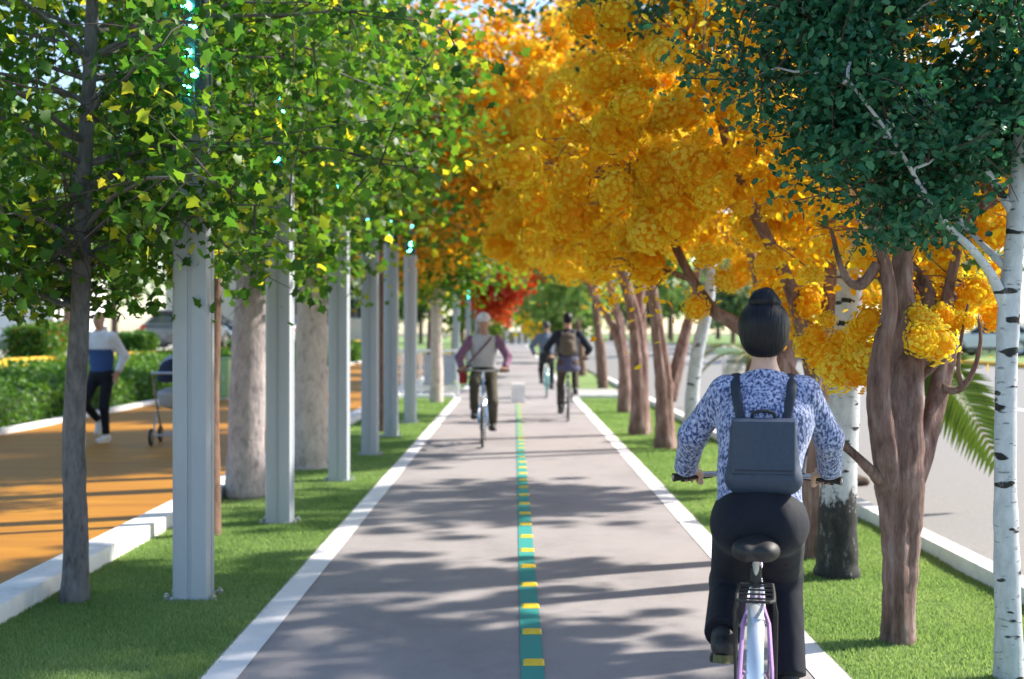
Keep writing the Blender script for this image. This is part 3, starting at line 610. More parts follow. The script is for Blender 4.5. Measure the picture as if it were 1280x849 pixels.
leaf_tree('birch_tree', 'slim white birch leaning right, beside the reddish forked trunk', 'tree', BG, b5,
  [[(0, 0, -0.03, 0.11), (0.02, 0, 0.4, 0.098), (0.05, 0, 0.9, 0.092), (0.12, 0, 1.4, 0.088), (0.22, 0, 1.85, 0.085), (0.3, 0, 2.6, 0.07), (0.2, 0, 4.5, 0.05), (0, 0, 6.2, 0.02)]],
  (-0.5, 0, 6.1), (1.9, 1.6, 0.9), 26, 6, 6000, 0.12, M['birch_leaf'], M['birch'], 43, sp=0.2, zmin=2.0, cut=5.0)
# ---- far rows
def far_tree(name, label, group, x, y, h, cr, seed, m, n=2600, ls=0.3, tr=0.14, z0=0.0, trunk_h=None, bark='bark_brown', lean=0.0):
    r = np.random.default_rng(seed); th = trunk_h or h * 0.5
    root = empty(name, (x, y, z0), 0, label, 'tree', group)
    mb = MB(); S = [stem_mesh(mb, [(0, 0, -0.1, tr * 1.2), (lean * 0.3, 0, th * 0.5, tr), (lean * 0.7, 0, th, tr * 0.75), (lean, 0.1, h * 0.9, tr * 0.25)], 8, 0.05, r, 2)]
    P, e = skeleton(mb, S, (lean, 0, h - cr[2]), cr, 14, 3, r, th * 0.6, 0.9)
    mb.build('trunk', M[bark], root, smooth=60)
    L, idx = clumps(P, n, cr[0] * 0.2, r); ct = r.normal(0.5, 0.2, len(P))
    leaves('crown', L, ls * r.uniform(0.6, 1.3, n), r, M[m], root, ct[idx] + r.normal(0, 0.12, n))
    return root
FL, FR = 'blurred trees of the far left row', 'blurred trees of the far right row'
for i, yy in enumerate((39, 46, 54, 63, 74, 88, 104, 124, 148)):
    r = random.Random(900 + i); nth = ('first', 'second', 'third', 'fourth', 'fifth', 'sixth', 'seventh', 'eighth', 'ninth')[i]
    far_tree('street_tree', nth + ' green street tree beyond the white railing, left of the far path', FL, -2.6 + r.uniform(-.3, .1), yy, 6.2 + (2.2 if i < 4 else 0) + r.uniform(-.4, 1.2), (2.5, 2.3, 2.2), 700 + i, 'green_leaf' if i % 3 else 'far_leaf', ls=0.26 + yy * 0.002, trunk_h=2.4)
for i, yy in enumerate((36.5, 40, 47, 56, 67, 82, 100, 122, 146)):
    r = random.Random(950 + i); nth = ('first', 'second', 'third', 'fourth', 'fifth', 'sixth', 'seventh', 'eighth', 'ninth')[i]
    mm = ('far_leaf', 'far_leaf', 'far_leaf', 'far_red', 'far_leaf', 'far_leaf', 'blossom', 'far_leaf', 'green_leaf')[i]
    lab = {'far_red': 'red-leaved street tree in the blurred row right of the far path', 'blossom': 'yellow street tree deep in the blurred row right of the far path'}.get(mm, nth + ' street tree beyond the cross kerb, right of the far path, green')
    far_tree('street_tree', lab, FR, 2.55 + r.uniform(-.1, .3), yy, 6.0 + (2.0 if i < 4 else 0) + r.uniform(-.3, 1.0), (2.5, 2.3, 2.2), 750 + i, mm, ls=0.26 + yy * 0.002, trunk_h=2.4, lean=-0.3)
far_tree('street_tree', 'small red-leaved tree hanging over the far path on the left', None, -1.9, 58, 4.6, (1.6, 1.5, 0.8), 790, 'far_red', ls=0.3, trunk_h=2.6, lean=0.9)
# woods closing the view
ORD = 'first second third fourth fifth sixth seventh eighth ninth tenth eleventh twelfth thirteenth fourteenth'.split()
def rank(pts):                                              # order from left to right as seen from the path
    o = sorted(range(len(pts)), key=lambda i: pts[i][0] / pts[i][1]); return {i: ORD[k] for k, i in enumerate(o)}
WD = 'tall trees closing the view at the path end'
for i in range(14):
    r = random.Random(1200 + i); x = -34 + i * 5.2 + r.uniform(-1, 1)
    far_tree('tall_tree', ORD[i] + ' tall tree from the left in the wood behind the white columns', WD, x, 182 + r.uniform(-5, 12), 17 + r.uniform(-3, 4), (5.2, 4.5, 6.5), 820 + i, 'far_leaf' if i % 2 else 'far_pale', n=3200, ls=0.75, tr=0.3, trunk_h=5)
RD = 'grey-green trees beyond the avenue on the right'
RP = ((21, 62), (25.5, 74), (33, 70), (30, 92), (24, 100), (20.5, 120), (18.5, 82), (40, 84), (36, 110), (17.8, 145), (44, 66), (27, 130)); rk_ = rank(RP)
for i, (x, y) in enumerate(RP):
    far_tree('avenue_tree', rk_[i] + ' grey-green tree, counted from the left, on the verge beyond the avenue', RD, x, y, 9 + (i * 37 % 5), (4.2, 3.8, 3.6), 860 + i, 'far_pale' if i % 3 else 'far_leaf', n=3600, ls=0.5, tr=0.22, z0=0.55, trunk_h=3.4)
LD = 'dark green trees behind the side street on the left'
LP_ = ((-16, 46), (-21.5, 52), (-13.5, 66), (-19, 74), (-25, 80), (-30, 66), (-12, 84), (-34, 84)); rk_ = rank(LP_)
for i, (x, y) in enumerate(LP_):
    far_tree('side_tree', rk_[i] + ' dark green tree, counted from the left, behind the side street', LD, x, y, 10.5 + (i * 29 % 4), (3.8, 3.2, 4.0), 890 + i, 'far_leaf', n=3000, ls=0.42, tr=0.2, z0=0.9, trunk_h=3.0)

# ---- hedges
def hedge(name, label, x0, x1, y0, y1, z0, zt, n, ls, seed, slope=None, red=0.0, group=None):
    """leaf shell over an uneven dark twig core; slope: (z at x1, z at x0) top heights"""
    r = np.random.default_rng(seed); root = empty(name, ((x0 + x1) / 2, (y0 + y1) / 2, z0), 0, label, 'hedge', group)
    cx, cy = (x0 + x1) / 2, (y0 + y1) / 2
    zA, zB = slope or (zt, zt)                       # tops at x1 (path side) and x0
    top = lambda X: zA + (zB - zA) * (x1 - X) / (x1 - x0)
    mb = MB(); i_ = 0.07
    mb.add([(x0 + i_ - cx, y0 + i_ - cy, -0.05), (x1 - i_ - cx, y0 + i_ - cy, -0.05), (x1 - i_ - cx, y1 - i_ - cy, -0.05), (x0 + i_ - cx, y1 - i_ - cy, -0.05),
            (x0 + i_ - cx, y0 + i_ - cy, zB - z0 - i_), (x1 - i_ - cx, y0 + i_ - cy, zA - z0 - i_), (x1 - i_ - cx, y1 - i_ - cy, zA - z0 - i_), (x0 + i_ - cx, y1 - i_ - cy, zB - z0 - i_)],
           [[0, 1, 5, 4], [1, 2, 6, 5], [2, 3, 7, 6], [3, 0, 4, 7], [4, 5, 6, 7]])
    mb.build('core', M['hedge_core'], root, 0)
    side = (zA - z0) * (y1 - y0); tp = (x1 - x0) * (y1 - y0); fr = max(zA, zB) * (x1 - x0); tt = 2 * side + tp + 2 * fr
    def q(k):
        Y = y0 + (y1 - y0) * (r.random(k) ** (1.7 if y1 - y0 > 20 else 1)); return Y
    k1, k2, k3 = int(n * side / tt * 1.2), int(n * tp / tt), int(n * fr / tt)
    P = [np.stack([np.full(k1, x1), q(k1), z0 + r.random(k1) * (zA - z0)], 1)]
    X = r.uniform(x0, x1, k2); P.append(np.stack([X, q(k2), top(X)], 1))
    X = r.uniform(x0, x1, k3); P.append(np.stack([X, np.full(k3, y0), z0 + r.random(k3) * (top(X) - z0)], 1))
    k4 = int(n * side / tt * 0.4); P.append(np.stack([np.full(k4, x0), q(k4), z0 + r.random(k4) * (zB - z0)], 1))
    P = np.concatenate(P) - np.array([cx, cy, z0])
    P += r.normal(0, 0.035, P.shape); P[:, 2] += 0.05 * np.sin(P[:, 1] * 2.3 + np.sin(P[:, 0] * 3)) + 0.03 * np.sin(P[:, 1] * 6.1)
    T = np.clip(0.5 + 0.25 * np.sin(P[:, 1] * 1.9) * np.sin(P[:, 0] * 2.7 + P[:, 2] * 3) + r.normal(0, 0.2, len(P)), 0, 1)
    lv = leaves('foliage', P, ls * r.uniform(0.7, 1.3, len(P)) * np.clip((P[:, 1] + cy) / 20, 1, 2), r, M['hedge_leaf'], root, T, up=0.4)
    if red:
        k = int(len(P) * red); ix = r.integers(0, len(P), k); leaves('red_leaf', P[ix] + 0.03, ls * r.uniform(0.7, 1.2, k), r, M['far_red'], root, r.random(k))
    return root
hedge('hedge', 'long low bright green hedge sloping up from the orange path', -9.7, -7.75, 13, 78, 0.1, 0.9, 42000, 0.075, 61, slope=(0.62, 1.0))
HG = 'clipped block hedges by the side street'
hedge('hedge', 'clipped block hedge with reddish leaves in front of the white house', -10.75 - 0.5, -10.75 + 0.5, 28.2, 29.4, 0.92, 1.72, 3600, 0.06, 62, red=0.10, group=HG)
hedge('hedge', 'clipped block hedge behind the jogging man', -11.8, -10.75, 36.8, 38.4, 0.92, 1.46, 3600, 0.07, 63, group=HG)
hedge('hedge', 'clipped block hedge between the orange path and parked white car', -10.3, -8.3, 46, 47.6, 0.5, 1.25, 4000, 0.08, 64, group=HG)

# ---- cycad behind the right kerb
def palm(name, label, loc, nf, L, seed, trunk_h, hang=None, parts=False):
    r = random.Random(seed); root = empty(name, loc, 0, label, 'palm')
    mb = MB(); mb.tube([(0, 0, -0.1), (0, 0, trunk_h * .5), (0.02, 0, trunk_h)], [0.16, 0.14, 0.11], 12); mb.build('trunk', M['bark_brown'], root)
    dirs = [(r.uniform(0, 6.28), r.uniform(0.2, 1.0)) for _ in range(nf)]
    fr = [(a, e, L * r.uniform(0.8, 1.1), False) for a, e in dirs] + ([hang] if hang else [])
    for a, e, l, big in fr:
        d = Vector((math.cos(a), math.sin(a), 0)); s = Vector((0, 0, trunk_h)); pts = []
        for i in range(13):
            t = i / 12; pts.append(s + d * l * (t * (0.9 if not big else 0.86)) + Vector((0, 0, l * (e * t - (0.95 if not big else 1.02) * t * t))))
        rb = MB(); rb.tube(pts, [0.014 * (1 - 0.75 * i / 12) for i in range(13)], 6)
        f = rb.build('frond', M['palm_rib'], root)
        side = d.cross(Vector((0, 0, 1))); lm = MB(); n = 30 if big else 20
        for k in range(n):
            t = 0.12 + 0.88 * k / (n - 1); i = min(11, int(t * 12)); p = pts[i].lerp(pts[i + 1], t * 12 - i); tg = (pts[i + 1] - pts[i]).normalized()
            if big: side = tg.cross(Vector((0.12, 1, 0.1))).normalized()
            ll = l * (0.36 if not big else 0.44) * (math.sin(math.pi * min(1, 0.16 + t * 0.78)) ** 0.7) ; nrm = side.cross(tg)
            for sg in (-1, 1):
                o_ = (side * sg * 0.86 + tg * 0.62 + nrm * 0.12 + Vector((0, 0, -0.10))).normalized(); wv = (tg - o_ * tg.dot(o_)).normalized() * (0.013 if not big else 0.024)
                q = [p - wv * .6, p + o_ * ll * .5 - wv, p + o_ * ll + Vector((0, 0, -0.05 * l)), p + o_ * ll * .5 + wv, p + wv * .6, p + o_ * ll * .5 + nrm * 0.006]
                if big: MB().add(q, [[0, 1, 5], [1, 2, 5], [2, 3, 5], [3, 4, 5], [4, 0, 5]]).build('leaflet', M['palm'], f, 0)
                else: lm.add(q, [[0, 1, 5], [1, 2, 5], [2, 3, 5], [3, 4, 5], [4, 0, 5]])
        if not big: lm.build('leaflet', M['palm'], f, 0)
    return root
pc = at(1122, 450, 11.6)
palm('cycad_palm', 'cycad with stiff fan of green leaves hanging behind the nearest flowering tree', (pc.x, pc.y, 0.05), 7, 0.7, 5, pc.z - 0.05, hang=(R(-12), 0.12, 0.98, True))
p2 = at(915, 452, 19.0)
palm('cycad_palm', 'cycad with drooping green fronds seen left of the woman, above the right kerb', (p2.x + 0.3, p2.y, 0.05), 10, 0.95, 8, 1.15)
# ------------------------------------------------------------------ light poles
def pole_profile(h=0.108, c=0.035, g=0.012, gd_=0.008):
    q = [(h, -h + c), (h, -g), (h - gd_, -g * .7), (h - gd_, g * .7), (h, g), (h, h - c), (h - c * .3, h - c * .3), (h - c, h)]
    out = []
    for k in range(4):
        a = k * math.pi / 2
        for x, y in q[:-1] : out.append((x * math.cos(a) - y * math.sin(a), x * math.sin(a) + y * math.cos(a)))
    # corner points: keep order (right side, then its upper-right corner)
    return out
PG = 'grey light poles along the left lawn'
_pm = {}
def light_pole(x, y, label, h=2.95):
    root = empty('light_pole', (x, y, 0), 0, label, 'light pole', PG)
    if not _pm:
        b_ = MB(); b_.extrude(pole_profile(), -0.02, h); _pm['shaft'] = (b_.mesh('shaft', 25), 'pole')
        b_ = MB(); b_.box((0, 0, -0.004), (0.236, 0.236, 0.03), 0.004); _pm['base_plate'] = (b_.mesh('base_plate'), 'pole')
        b_ = MB(); b_.lathe([(0.0, 0.05), (0.012, 0.05), (0.012, 0.035), (0.02, 0.035), (0.02, 0.015), (0.026, 0.012)], 6); _pm['bolt'] = (b_.mesh('bolt', 0), 'steel')
        b_ = MB(); b_.extrude(pole_profile(0.098, 0.03, 0.03, 0.02), h, h + 0.72); _pm['lantern'] = (b_.mesh('lantern', 25), 'pole_dark')
        b_ = MB(); b_.box((0, 0, h + 0.74), (0.25, 0.25, 0.05), 0.015); _pm['cap'] = (b_.mesh('cap'), 'pole')
        b_ = MB(); b_.ell((0, 0, 0), (0.034, 0.020, 0.034), 10, 6); _pm['led'] = (b_.mesh('led', 60), 'led')
        for k, (me, mm) in _pm.items(): me.materials.append(M[mm])
    for k in ('shaft', 'base_plate', 'lantern', 'cap'): link(k, _pm[k][0], None, root)
    for sx in (-1, 1):
        for sy in (-1, 1): link('bolt', _pm['bolt'][0], None, root).location = (sx * 0.14, sy * 0.09, -0.016)
    for k, dz in enumerate((0.10, 0.20, 0.33, 0.50, 0.60)):
        o = link('led', _pm['led'][0], None, root); o.location = (0.025 if k % 2 else -0.02, -0.094, h + dz)
    return root
light_pole(-1.944, 7.757, 'nearest grey light pole, in the grass right of the slim dark maple')
light_pole(-1.978, 10.80, 'second grey light pole, between the lilac-grey trunk and the pale flaking trunk')
light_pole(-1.895, 13.84, 'third grey light pole, directly right of the pale flaking trunk')
light_pole(-1.885, 16.73, 'fourth grey light pole, in front of the slender reddish-brown trunk')
light_pole(-1.895, 19.69, 'fifth grey light pole, just right of the slender reddish-brown trunk')
light_pole(-1.84, 22.65, 'sixth grey light pole, sunlit, closest to the left end of the white railing')
for nth, yy in (('first', 43), ('second', 54), ('third', 66)): light_pole(-1.95, yy, nth + ' blurred light pole beyond the white railing, cyan lights on top')
light_pole(2.75, 96, 'distant blurred light pole right of the far path with one cyan glow')

# ------------------------------------------------------------------ white railing, block, far columns, cabinet, marker post
r_ = empty('railing', (-2.15, 32.0, 0), 0, 'white metal railing across the end of the left lawn', 'railing')
for k in range(4):
    b_ = MB(); b_.box((-0.66 + k * 0.46, 0, 0.56), (0.07, 0.07, 1.12), 0.008); b_.build('post', M['white_paint'], r_)
for z in (1.1, 0.2):
    b_ = MB(); b_.box((0.03, 0.0, z + 0.031), (1.56, 0.05, 0.06), 0.01); b_.build('rail', M['white_paint'], r_)
for k in range(3):
    b_ = MB()
    b_.box((-0.43 + k * 0.46, 0.01, 0.66), (0.30, 0.02, 0.74), 0.01); b_.build('panel', mat('railing_panel_%d' % k, (0.33, 0.38, 0.46), (0.27, 0.31, 0.39), 3, 0.35), r_)
b_ = MB(); b_.box((0.085, 29.1, 0.22), (0.31, 0.34, 0.44), 0.03, seg=2)
blk = empty('barrier_block', (0.085, 29.1, 0), 0, 'white concrete block standing on the end of the teal centre line', 'barrier block')
b_ = MB(); b_.prism_x([(-0.17, 0), (0.17, 0), (0.17, 0.06), (0.14, 0.10), (0.13, 0.40), (0.10, 0.44), (-0.10, 0.44), (-0.13, 0.40), (-0.14, 0.10), (-0.17, 0.06)], -0.155, 0.155); b_.build('block', M['kerb'], blk, 25)
b_ = MB(); b_.box((0, -0.137, 0.25), (0.22, 0.012, 0.09), 0.003); b_.build('reflector', M['white_paint'], blk)
CG = 'white columns at the far end of the path'
for k, px in enumerate((634, 645, 652.5, 661, 668)):
    x = (px - VX) / FPX * 166
    c = empty('white_column', (x, 166 + 0.2 * k, 0), 0, 'white column in the row closing the far end of the path', 'column', CG)
    b_ = MB(); b_.lathe([(0, 0), (0.24, 0), (0.24, 0.2), (0.17, 0.25), (0.16, 3.5), (0.22, 3.58), (0.22, 3.75), (0, 3.75)], 12); b_.build('shaft', M['white_paint'], c, 40)
fw = empty('low_wall', (0.5, 172, 0), 0, 'low tan wall behind the white columns', 'wall')
b_ = MB(); b_.box((0, 0, 0.8), (9, 0.3, 1.6), 0.03); b_.build('wall', mat('tan_render', (0.42, 0.27, 0.13), (0.33, 0.2, 0.1), 2, 0.8), fw)
b_ = MB(); b_.box((0, 0, 1.65), (9.1, 0.42, 0.1), 0.02); b_.build('coping', M['kerb'], fw)
gm = mat('pale_green_paint', (0.30, 0.50, 0.24), (0.25, 0.43, 0.2), 2, 0.4)
cb = empty('cabinet', (-6.66, 28.6, 0.095), 0, 'pale green metal cabinet on the orange path beyond the nearest light pole', 'cabinet')
b_ = MB(); b_.box((0, 0, 0.47), (0.62, 0.4, 0.86), 0.015); b_.build('body', gm, cb)
b_ = MB(); b_.box((0, 0, 0.02), (0.56, 0.34, 0.04)); b_.build('plinth', M['kerb'], cb)
b_ = MB(); b_.box((0, -0.204, 0.47), (0.54, 0.012, 0.76), 0.004); b_.build('door', gm, cb)
b_ = MB(); b_.box((0.2, -0.22, 0.5), (0.025, 0.02, 0.12), 0.004); b_.build('handle', M['steel'], cb)
b_ = MB(); b_.box((0, 0, 0.915), (0.68, 0.46, 0.03), 0.008); b_.build('lid', gm, cb)
mp = empty('marker_post', (2.72, 29.6, 0), 0, 'grey marker post with a yellow band between the dark far trunks', 'marker post')
b_ = MB(); b_.lathe([(0.0, 0), (0.10, 0), (0.10, 1.25), (0.07, 1.42), (0, 1.46)], 14); b_.build('post', M['pole'], mp, 40)
b_ = MB(); b_.lathe([(0.104, 0.72), (0.106, 0.73), (0.106, 0.98), (0.104, 0.99)], 14); b_.build('band', M['yellow_marker'], mp, 40)
b_ = MB(); b_.lathe([(0.104, 1.12), (0.106, 1.13), (0.106, 1.2), (0.104, 1.21)], 14); b_.build('band', M['white_paint'], mp, 40)

# ------------------------------------------------------------------ buildings
def house(name, label, x0, x1, y0, y1, z0, h, wm, wins, door=None, roof=True, cat='house'):
    cx, cy = (x0 + x1) / 2, (y0 + y1) / 2
    root = empty(name, (cx, cy, z0), 0, label, cat); W, D = x1 - x0, y1 - y0
    b_ = MB(); b_.box((0, 0, h / 2), (W, D, h), 0.02); b_.build('wall', wm, root)
    b_ = MB(); b_.box((0, 0, 0.2), (W + 0.08, D + 0.08, 0.4), 0.01); b_.build('plinth', M['road'], root)
    b_ = MB(); b_.box((0, 0, h + 0.16), (W + 0.5, D + 0.5, 0.3), 0.04); b_.build('roof', M['kerb'], root)
    for x, z, w_, hh in wins:
        b_ = MB()
        for dx, dz, a, c in ((-w_ / 2, 0, 0.08, hh), (w_ / 2, 0, 0.08, hh), (0, hh / 2 + .042, w_ + .16, 0.08), (0, -hh / 2 - .042, w_ + .16, 0.08), (0, 0, 0.05, hh)):
            b_.box((x + dx, -D / 2 - 0.03, z + dz), (a, 0.10, c))
        f = b_.build('window', M['pole'], root, 0)
        b_ = MB(); b_.box((x, -D / 2 - 0.005, z), (w_ - .06, 0.03, hh)); b_.build('pane', GLASS, f, 0)
        b_ = MB(); b_.box((x, -D / 2 - 0.08, z - hh / 2 - 0.11), (w_ + 0.3, 0.2, 0.06)); b_.build('sill', M['kerb'], f, 0)
    for x, w_, hh in door or []:
        b_ = MB(); b_.box((x, -D / 2 - 0.025, hh / 2 + 0.4), (w_, 0.07, hh), 0.01); d_ = b_.build('door', M['pole_dark'], root)
        b_ = MB(); b_.box((x + w_ * .4, -D / 2 - 0.08, hh / 2 + 0.4), (0.05, 0.05, 0.25), 0.01); b_.build('handle', M['steel'], d_)
    return root
GLASS, t, b = newmat('dark_glass'); b.inputs['Base Color'].default_value = (0.03, 0.04, 0.05, 1); b.inputs['Roughness'].default_value = 0.06
WALLW = mat('white_render', (0.80, 0.80, 0.80), (0.70, 0.70, 0.71), 1.5, 0.8, bmp=0.1, detail=9)
house('white_house', 'plain white rendered house behind the clipped hedge at the left edge', -27.5, -16.9, 47, 53, 0.9, 4.4, WALLW, [(-3.6, 2.6, 1.2, 1.3)], [(0.6, 1.1, 2.1)])
house('low_building', 'pale low building behind the parked cars of the side street', -24, -8.8, 88, 94, 0.6, 5.2, mat('pale_render', (0.62, 0.60, 0.56), (0.55, 0.53, 0.5), 1.2, 0.85), [(-5, 2.6, 1.5, 1.3), (-1.5, 2.6, 1.5, 1.3), (2, 2.6, 1.5, 1.3), (5.5, 2.6, 1.5, 1.3)], [(3.8, 1.2, 2.2)])
sp = empty('utility_post', (-14.6, 41, 0.9), 0, 'thin dark post in front of the white house', 'post')
b_ = MB(); b_.tube([(0, 0, 0), (0, 0, 0.5), (0, 0, 3.2)], [0.06, 0.05, 0.045], 10); b_.build('shaft', M['pole_dark'], sp)
b_ = MB(); b_.box((0, 0, 3.24), (0.16, 0.16, 0.08), 0.02); b_.build('cap', M['pole_dark'], sp)
# fence across the avenue
fe = empty('fence', (26, 66, 0.55), 0, 'pale green topped fence with dark posts beyond the avenue', 'fence')
gx = [(-9 + i * 1.5) for i in range(18)]
pm = MB(); pm.box((0, 0, 0.75), (0.12, 0.12, 1.5), 0.01); pm = pm.mesh('post'); pm.materials.append(M['pole_dark'])
for x in gx: link('post', pm, None, fe).location = (x, 0, 0)
for z, mm in ((1.52, gm), (0.3, gm)):
    b_ = MB(); b_.box((3.75, -0.075, z), (26, 0.03, 0.09), 0.005); b_.build('rail', mm, fe)
sm = MB(); sm.box((0, 0, 0.9), (0.03, 0.03, 1.15)); sm = sm.mesh('slat', 0); sm.materials.append(M['pole'])
for k in range(17 * 4): link('slat', sm, None, fe).location = (-9 + (k + 0.5) * 1.5 / 4, -0.075, 0)
gb = mat('pale_green_rail', (0.42, 0.62, 0.38), (0.36, 0.55, 0.33), 2, 0.5)
gr_ = empty('guard_rail', (5.4, 27.5, 0.08), 0, 'pale green rail on white posts left of the woman, across the avenue edge', 'guard rail')
for k in range(4):
    b_ = MB(); b_.box((-0.9 + 0.6 * k, 0, 0.62), (0.07, 0.07, 1.24), 0.008); b_.build('post', M['white_paint'], gr_)
b_ = MB(); b_.box((0, -0.06, 1.10), (2.2, 0.05, 0.14), 0.01); b_.build('rail', gb, gr_)

# ------------------------------------------------------------------ cars
def paint(name, c, rough=0.18):
    m, t, b = newmat(name); b.inputs['Base Color'].default_value = c; b.inputs['Roughness'].default_value = rough
    b.inputs['Coat Weight'].default_value = 0.6; b.inputs['Coat Roughness'].default_value = 0.06; return m
REDL, t, b = newmat('red_lens'); b.inputs['Base Color'].default_value = (0.55, 0.012, 0.01, 1); b.inputs['Roughness'].default_value = 0.15
CLEARL, t, b = newmat('clear_lens'); b.inputs['Base Color'].default_value = (0.75, 0.78, 0.8, 1); b.inputs['Roughness'].default_value = 0.08
def car(name, label, group, loc, rz, pm):
    root = empty(name, loc, rz, label, 'car', group)
    def loft(sts, name_, m_, parent, ang=28):
        b_ = MB(); rings = []
        for x, zb, zt, hw, hwt in sts:
            zm = zb + (zt - zb) * 0.6
            rings.append([(x, -hwt, zt), (x, -hw, zm), (x, -hw * .99, zb + 0.1), (x, -hw * .9, zb), (x, hw * .9, zb), (x, hw * .99, zb + 0.1), (x, hw, zm), (x, hwt, zt)])
        n = 8; vs = [p for r in rings for p in r]; fs = []
        for i in range(len(rings) - 1):
            for k in range(n): a = i * n + k; c = i * n + (k + 1) % n; fs.append([a, c, c + n, a + n])
        fs += [list(range(n)), [len(vs) - n + k for k in range(n)][::-1]]
        b_.add(vs, fs); return b_.build(name_, m_, parent, ang)
    loft([(-2.25, .42, .80, .70, .62), (-2.18, .28, .93, .84, .74), (-1.9, .22, .97, .88, .80), (-1.2, .20, .97, .90, .82), (0, .2, .96, .9, .84), (0.9, .2, .95, .9, .82), (1.7, .22, .86, .88, .74), (2.12, .26, .74, .82, .66), (2.26, .36, .62, .68, .58)], 'body', pm, root)
    loft([(-1.28, 1.36, 1.40, .60, .54), (-0.9, 1.40, 1.455, .62, .57), (0.1, 1.41, 1.47, .62, .58), (0.42, 1.37, 1.41, .60, .55)], 'roof', pm, root)
    b_ = MB(); b_.add([(-1.86, -.76, .96), (-1.2, -.585, 1.385), (0.36, -.585, 1.385), (1.08, -.78, .945), (-1.86, .76, .96), (-1.2, .585, 1.385), (0.36, .585, 1.385), (1.08, .78, .945)],
        [[0, 1, 2, 3], [4, 7, 6, 5], [0, 4, 5, 1], [3, 2, 6, 7], [1, 5, 6, 2]]); b_.build('glazing', GLASS, root, 0)
    for s in (-1, 1):
        for a, c in (((-1.87, .775, .955), (-1.22, .60, 1.40)), ((1.10, .79, .94), (0.38, .60, 1.40)), ((-0.42, .80, .955), (-0.38, .605, 1.41))):
            b_ = MB(); b_.tube([(a[0], a[1] * s, a[2]), (c[0], c[1] * s, c[2])], 0.035, 6); b_.build('pillar', pm, root)
        for x in (-1.38, 1.38):
            b_ = MB(); b_.lathe([(0.20, -0.09), (0.29, -0.10), (0.325, -0.06), (0.325, 0.06), (0.29, 0.10), (0.20, 0.09)], 20, (0, 0, 0), 'x', True)
            w_ = b_.build('wheel', M['black'], root); w_.location = (x, s * 0.80, 0.325); w_.rotation_euler = (0, 0, math.pi / 2)
            b_ = MB(); b_.lathe([(0.0, 0.05), (0.05, 0.06), (0.06, 0.045), (0.2, 0.075), (0.21, 0.05), (0.21, -0.08), (0, -0.06)], 16, (0, 0, 0), 'x'); rm = b_.build('rim', M['steel'], w_)
            if s > 0: rm.rotation_euler = (0, 0, 0)
            else: rm.rotation_euler = (0, 0, math.pi)
            b_ = MB(); b_.lathe([(0.33, -0.02), (0.385, -0.02), (0.385, 0.02), (0.33, 0.02)], 20, (0, 0, 0), 'x', True); ar = b_.build('wheel_arch', M['black'], root); ar.location = (x, s * 0.875, 0.335); ar.rotation_euler = (0, 0, math.pi / 2)
        b_ = MB(); b_.ell((2.12, s * .60, .66), (.12, .16, .07), 10, 6); b_.build('headlight', CLEARL, root)
        b_ = MB(); b_.ell((-2.2, s * .64, .80), (.07, .17, .09), 10, 6); b_.build('tail_light', REDL, root)
        b_ = MB(); b_.ell((0.82, s * .98, 1.0), (.06, .10, .07), 8, 6); b_.build('mirror', pm, root)
        for x in (-0.30, 0.58): b_ = MB(); b_.box((x - 0.25, s * .905, .84), (.16, .025, .03), .006); b_.build('handle', M['steel'], root)
        b_ = MB(); b_.box((0.1, s * .893, .3), (2.1, .03, .10), .01); b_.build('sill_trim', M['black'], root)
    b_ = MB(); b_.box((-2.235, 0, .52), (.03, .5, .12), .004); b_.build('number_plate', M['white_paint'], root)
    return root
PB, PW, PGy = paint('black_paint', (0.012, 0.012, 0.014, 1)), paint('white_car_paint', (0.78, 0.78, 0.80, 1), 0.25), paint('grey_car_paint', (0.10, 0.11, 0.12, 1))
KG = 'cars parked in the side street'
car('parked_car', 'black car parked side-on behind the clipped hedge and jogging man', KG, (-14.1, 55.5, 0.93), R(180), PB)
car('parked_car', 'dark grey car with a red tail light between nearest light pole and lilac-grey trunk', KG, (-12.1, 47.5, 0.93), R(78), PGy)
car('parked_car', 'white car parked between the lilac-grey trunk and second light pole', KG, (-11.4, 58.5, 0.93), R(150), PW)
car('parked_car', 'white car glimpsed right of the pale flaking trunk', KG, (-10.6, 70, 0.93), R(100), PW)
car('passing_car', 'white car with red tail light at the right edge beyond the avenue', None, (21.6, 57.5, 0.56), R(140), PW)
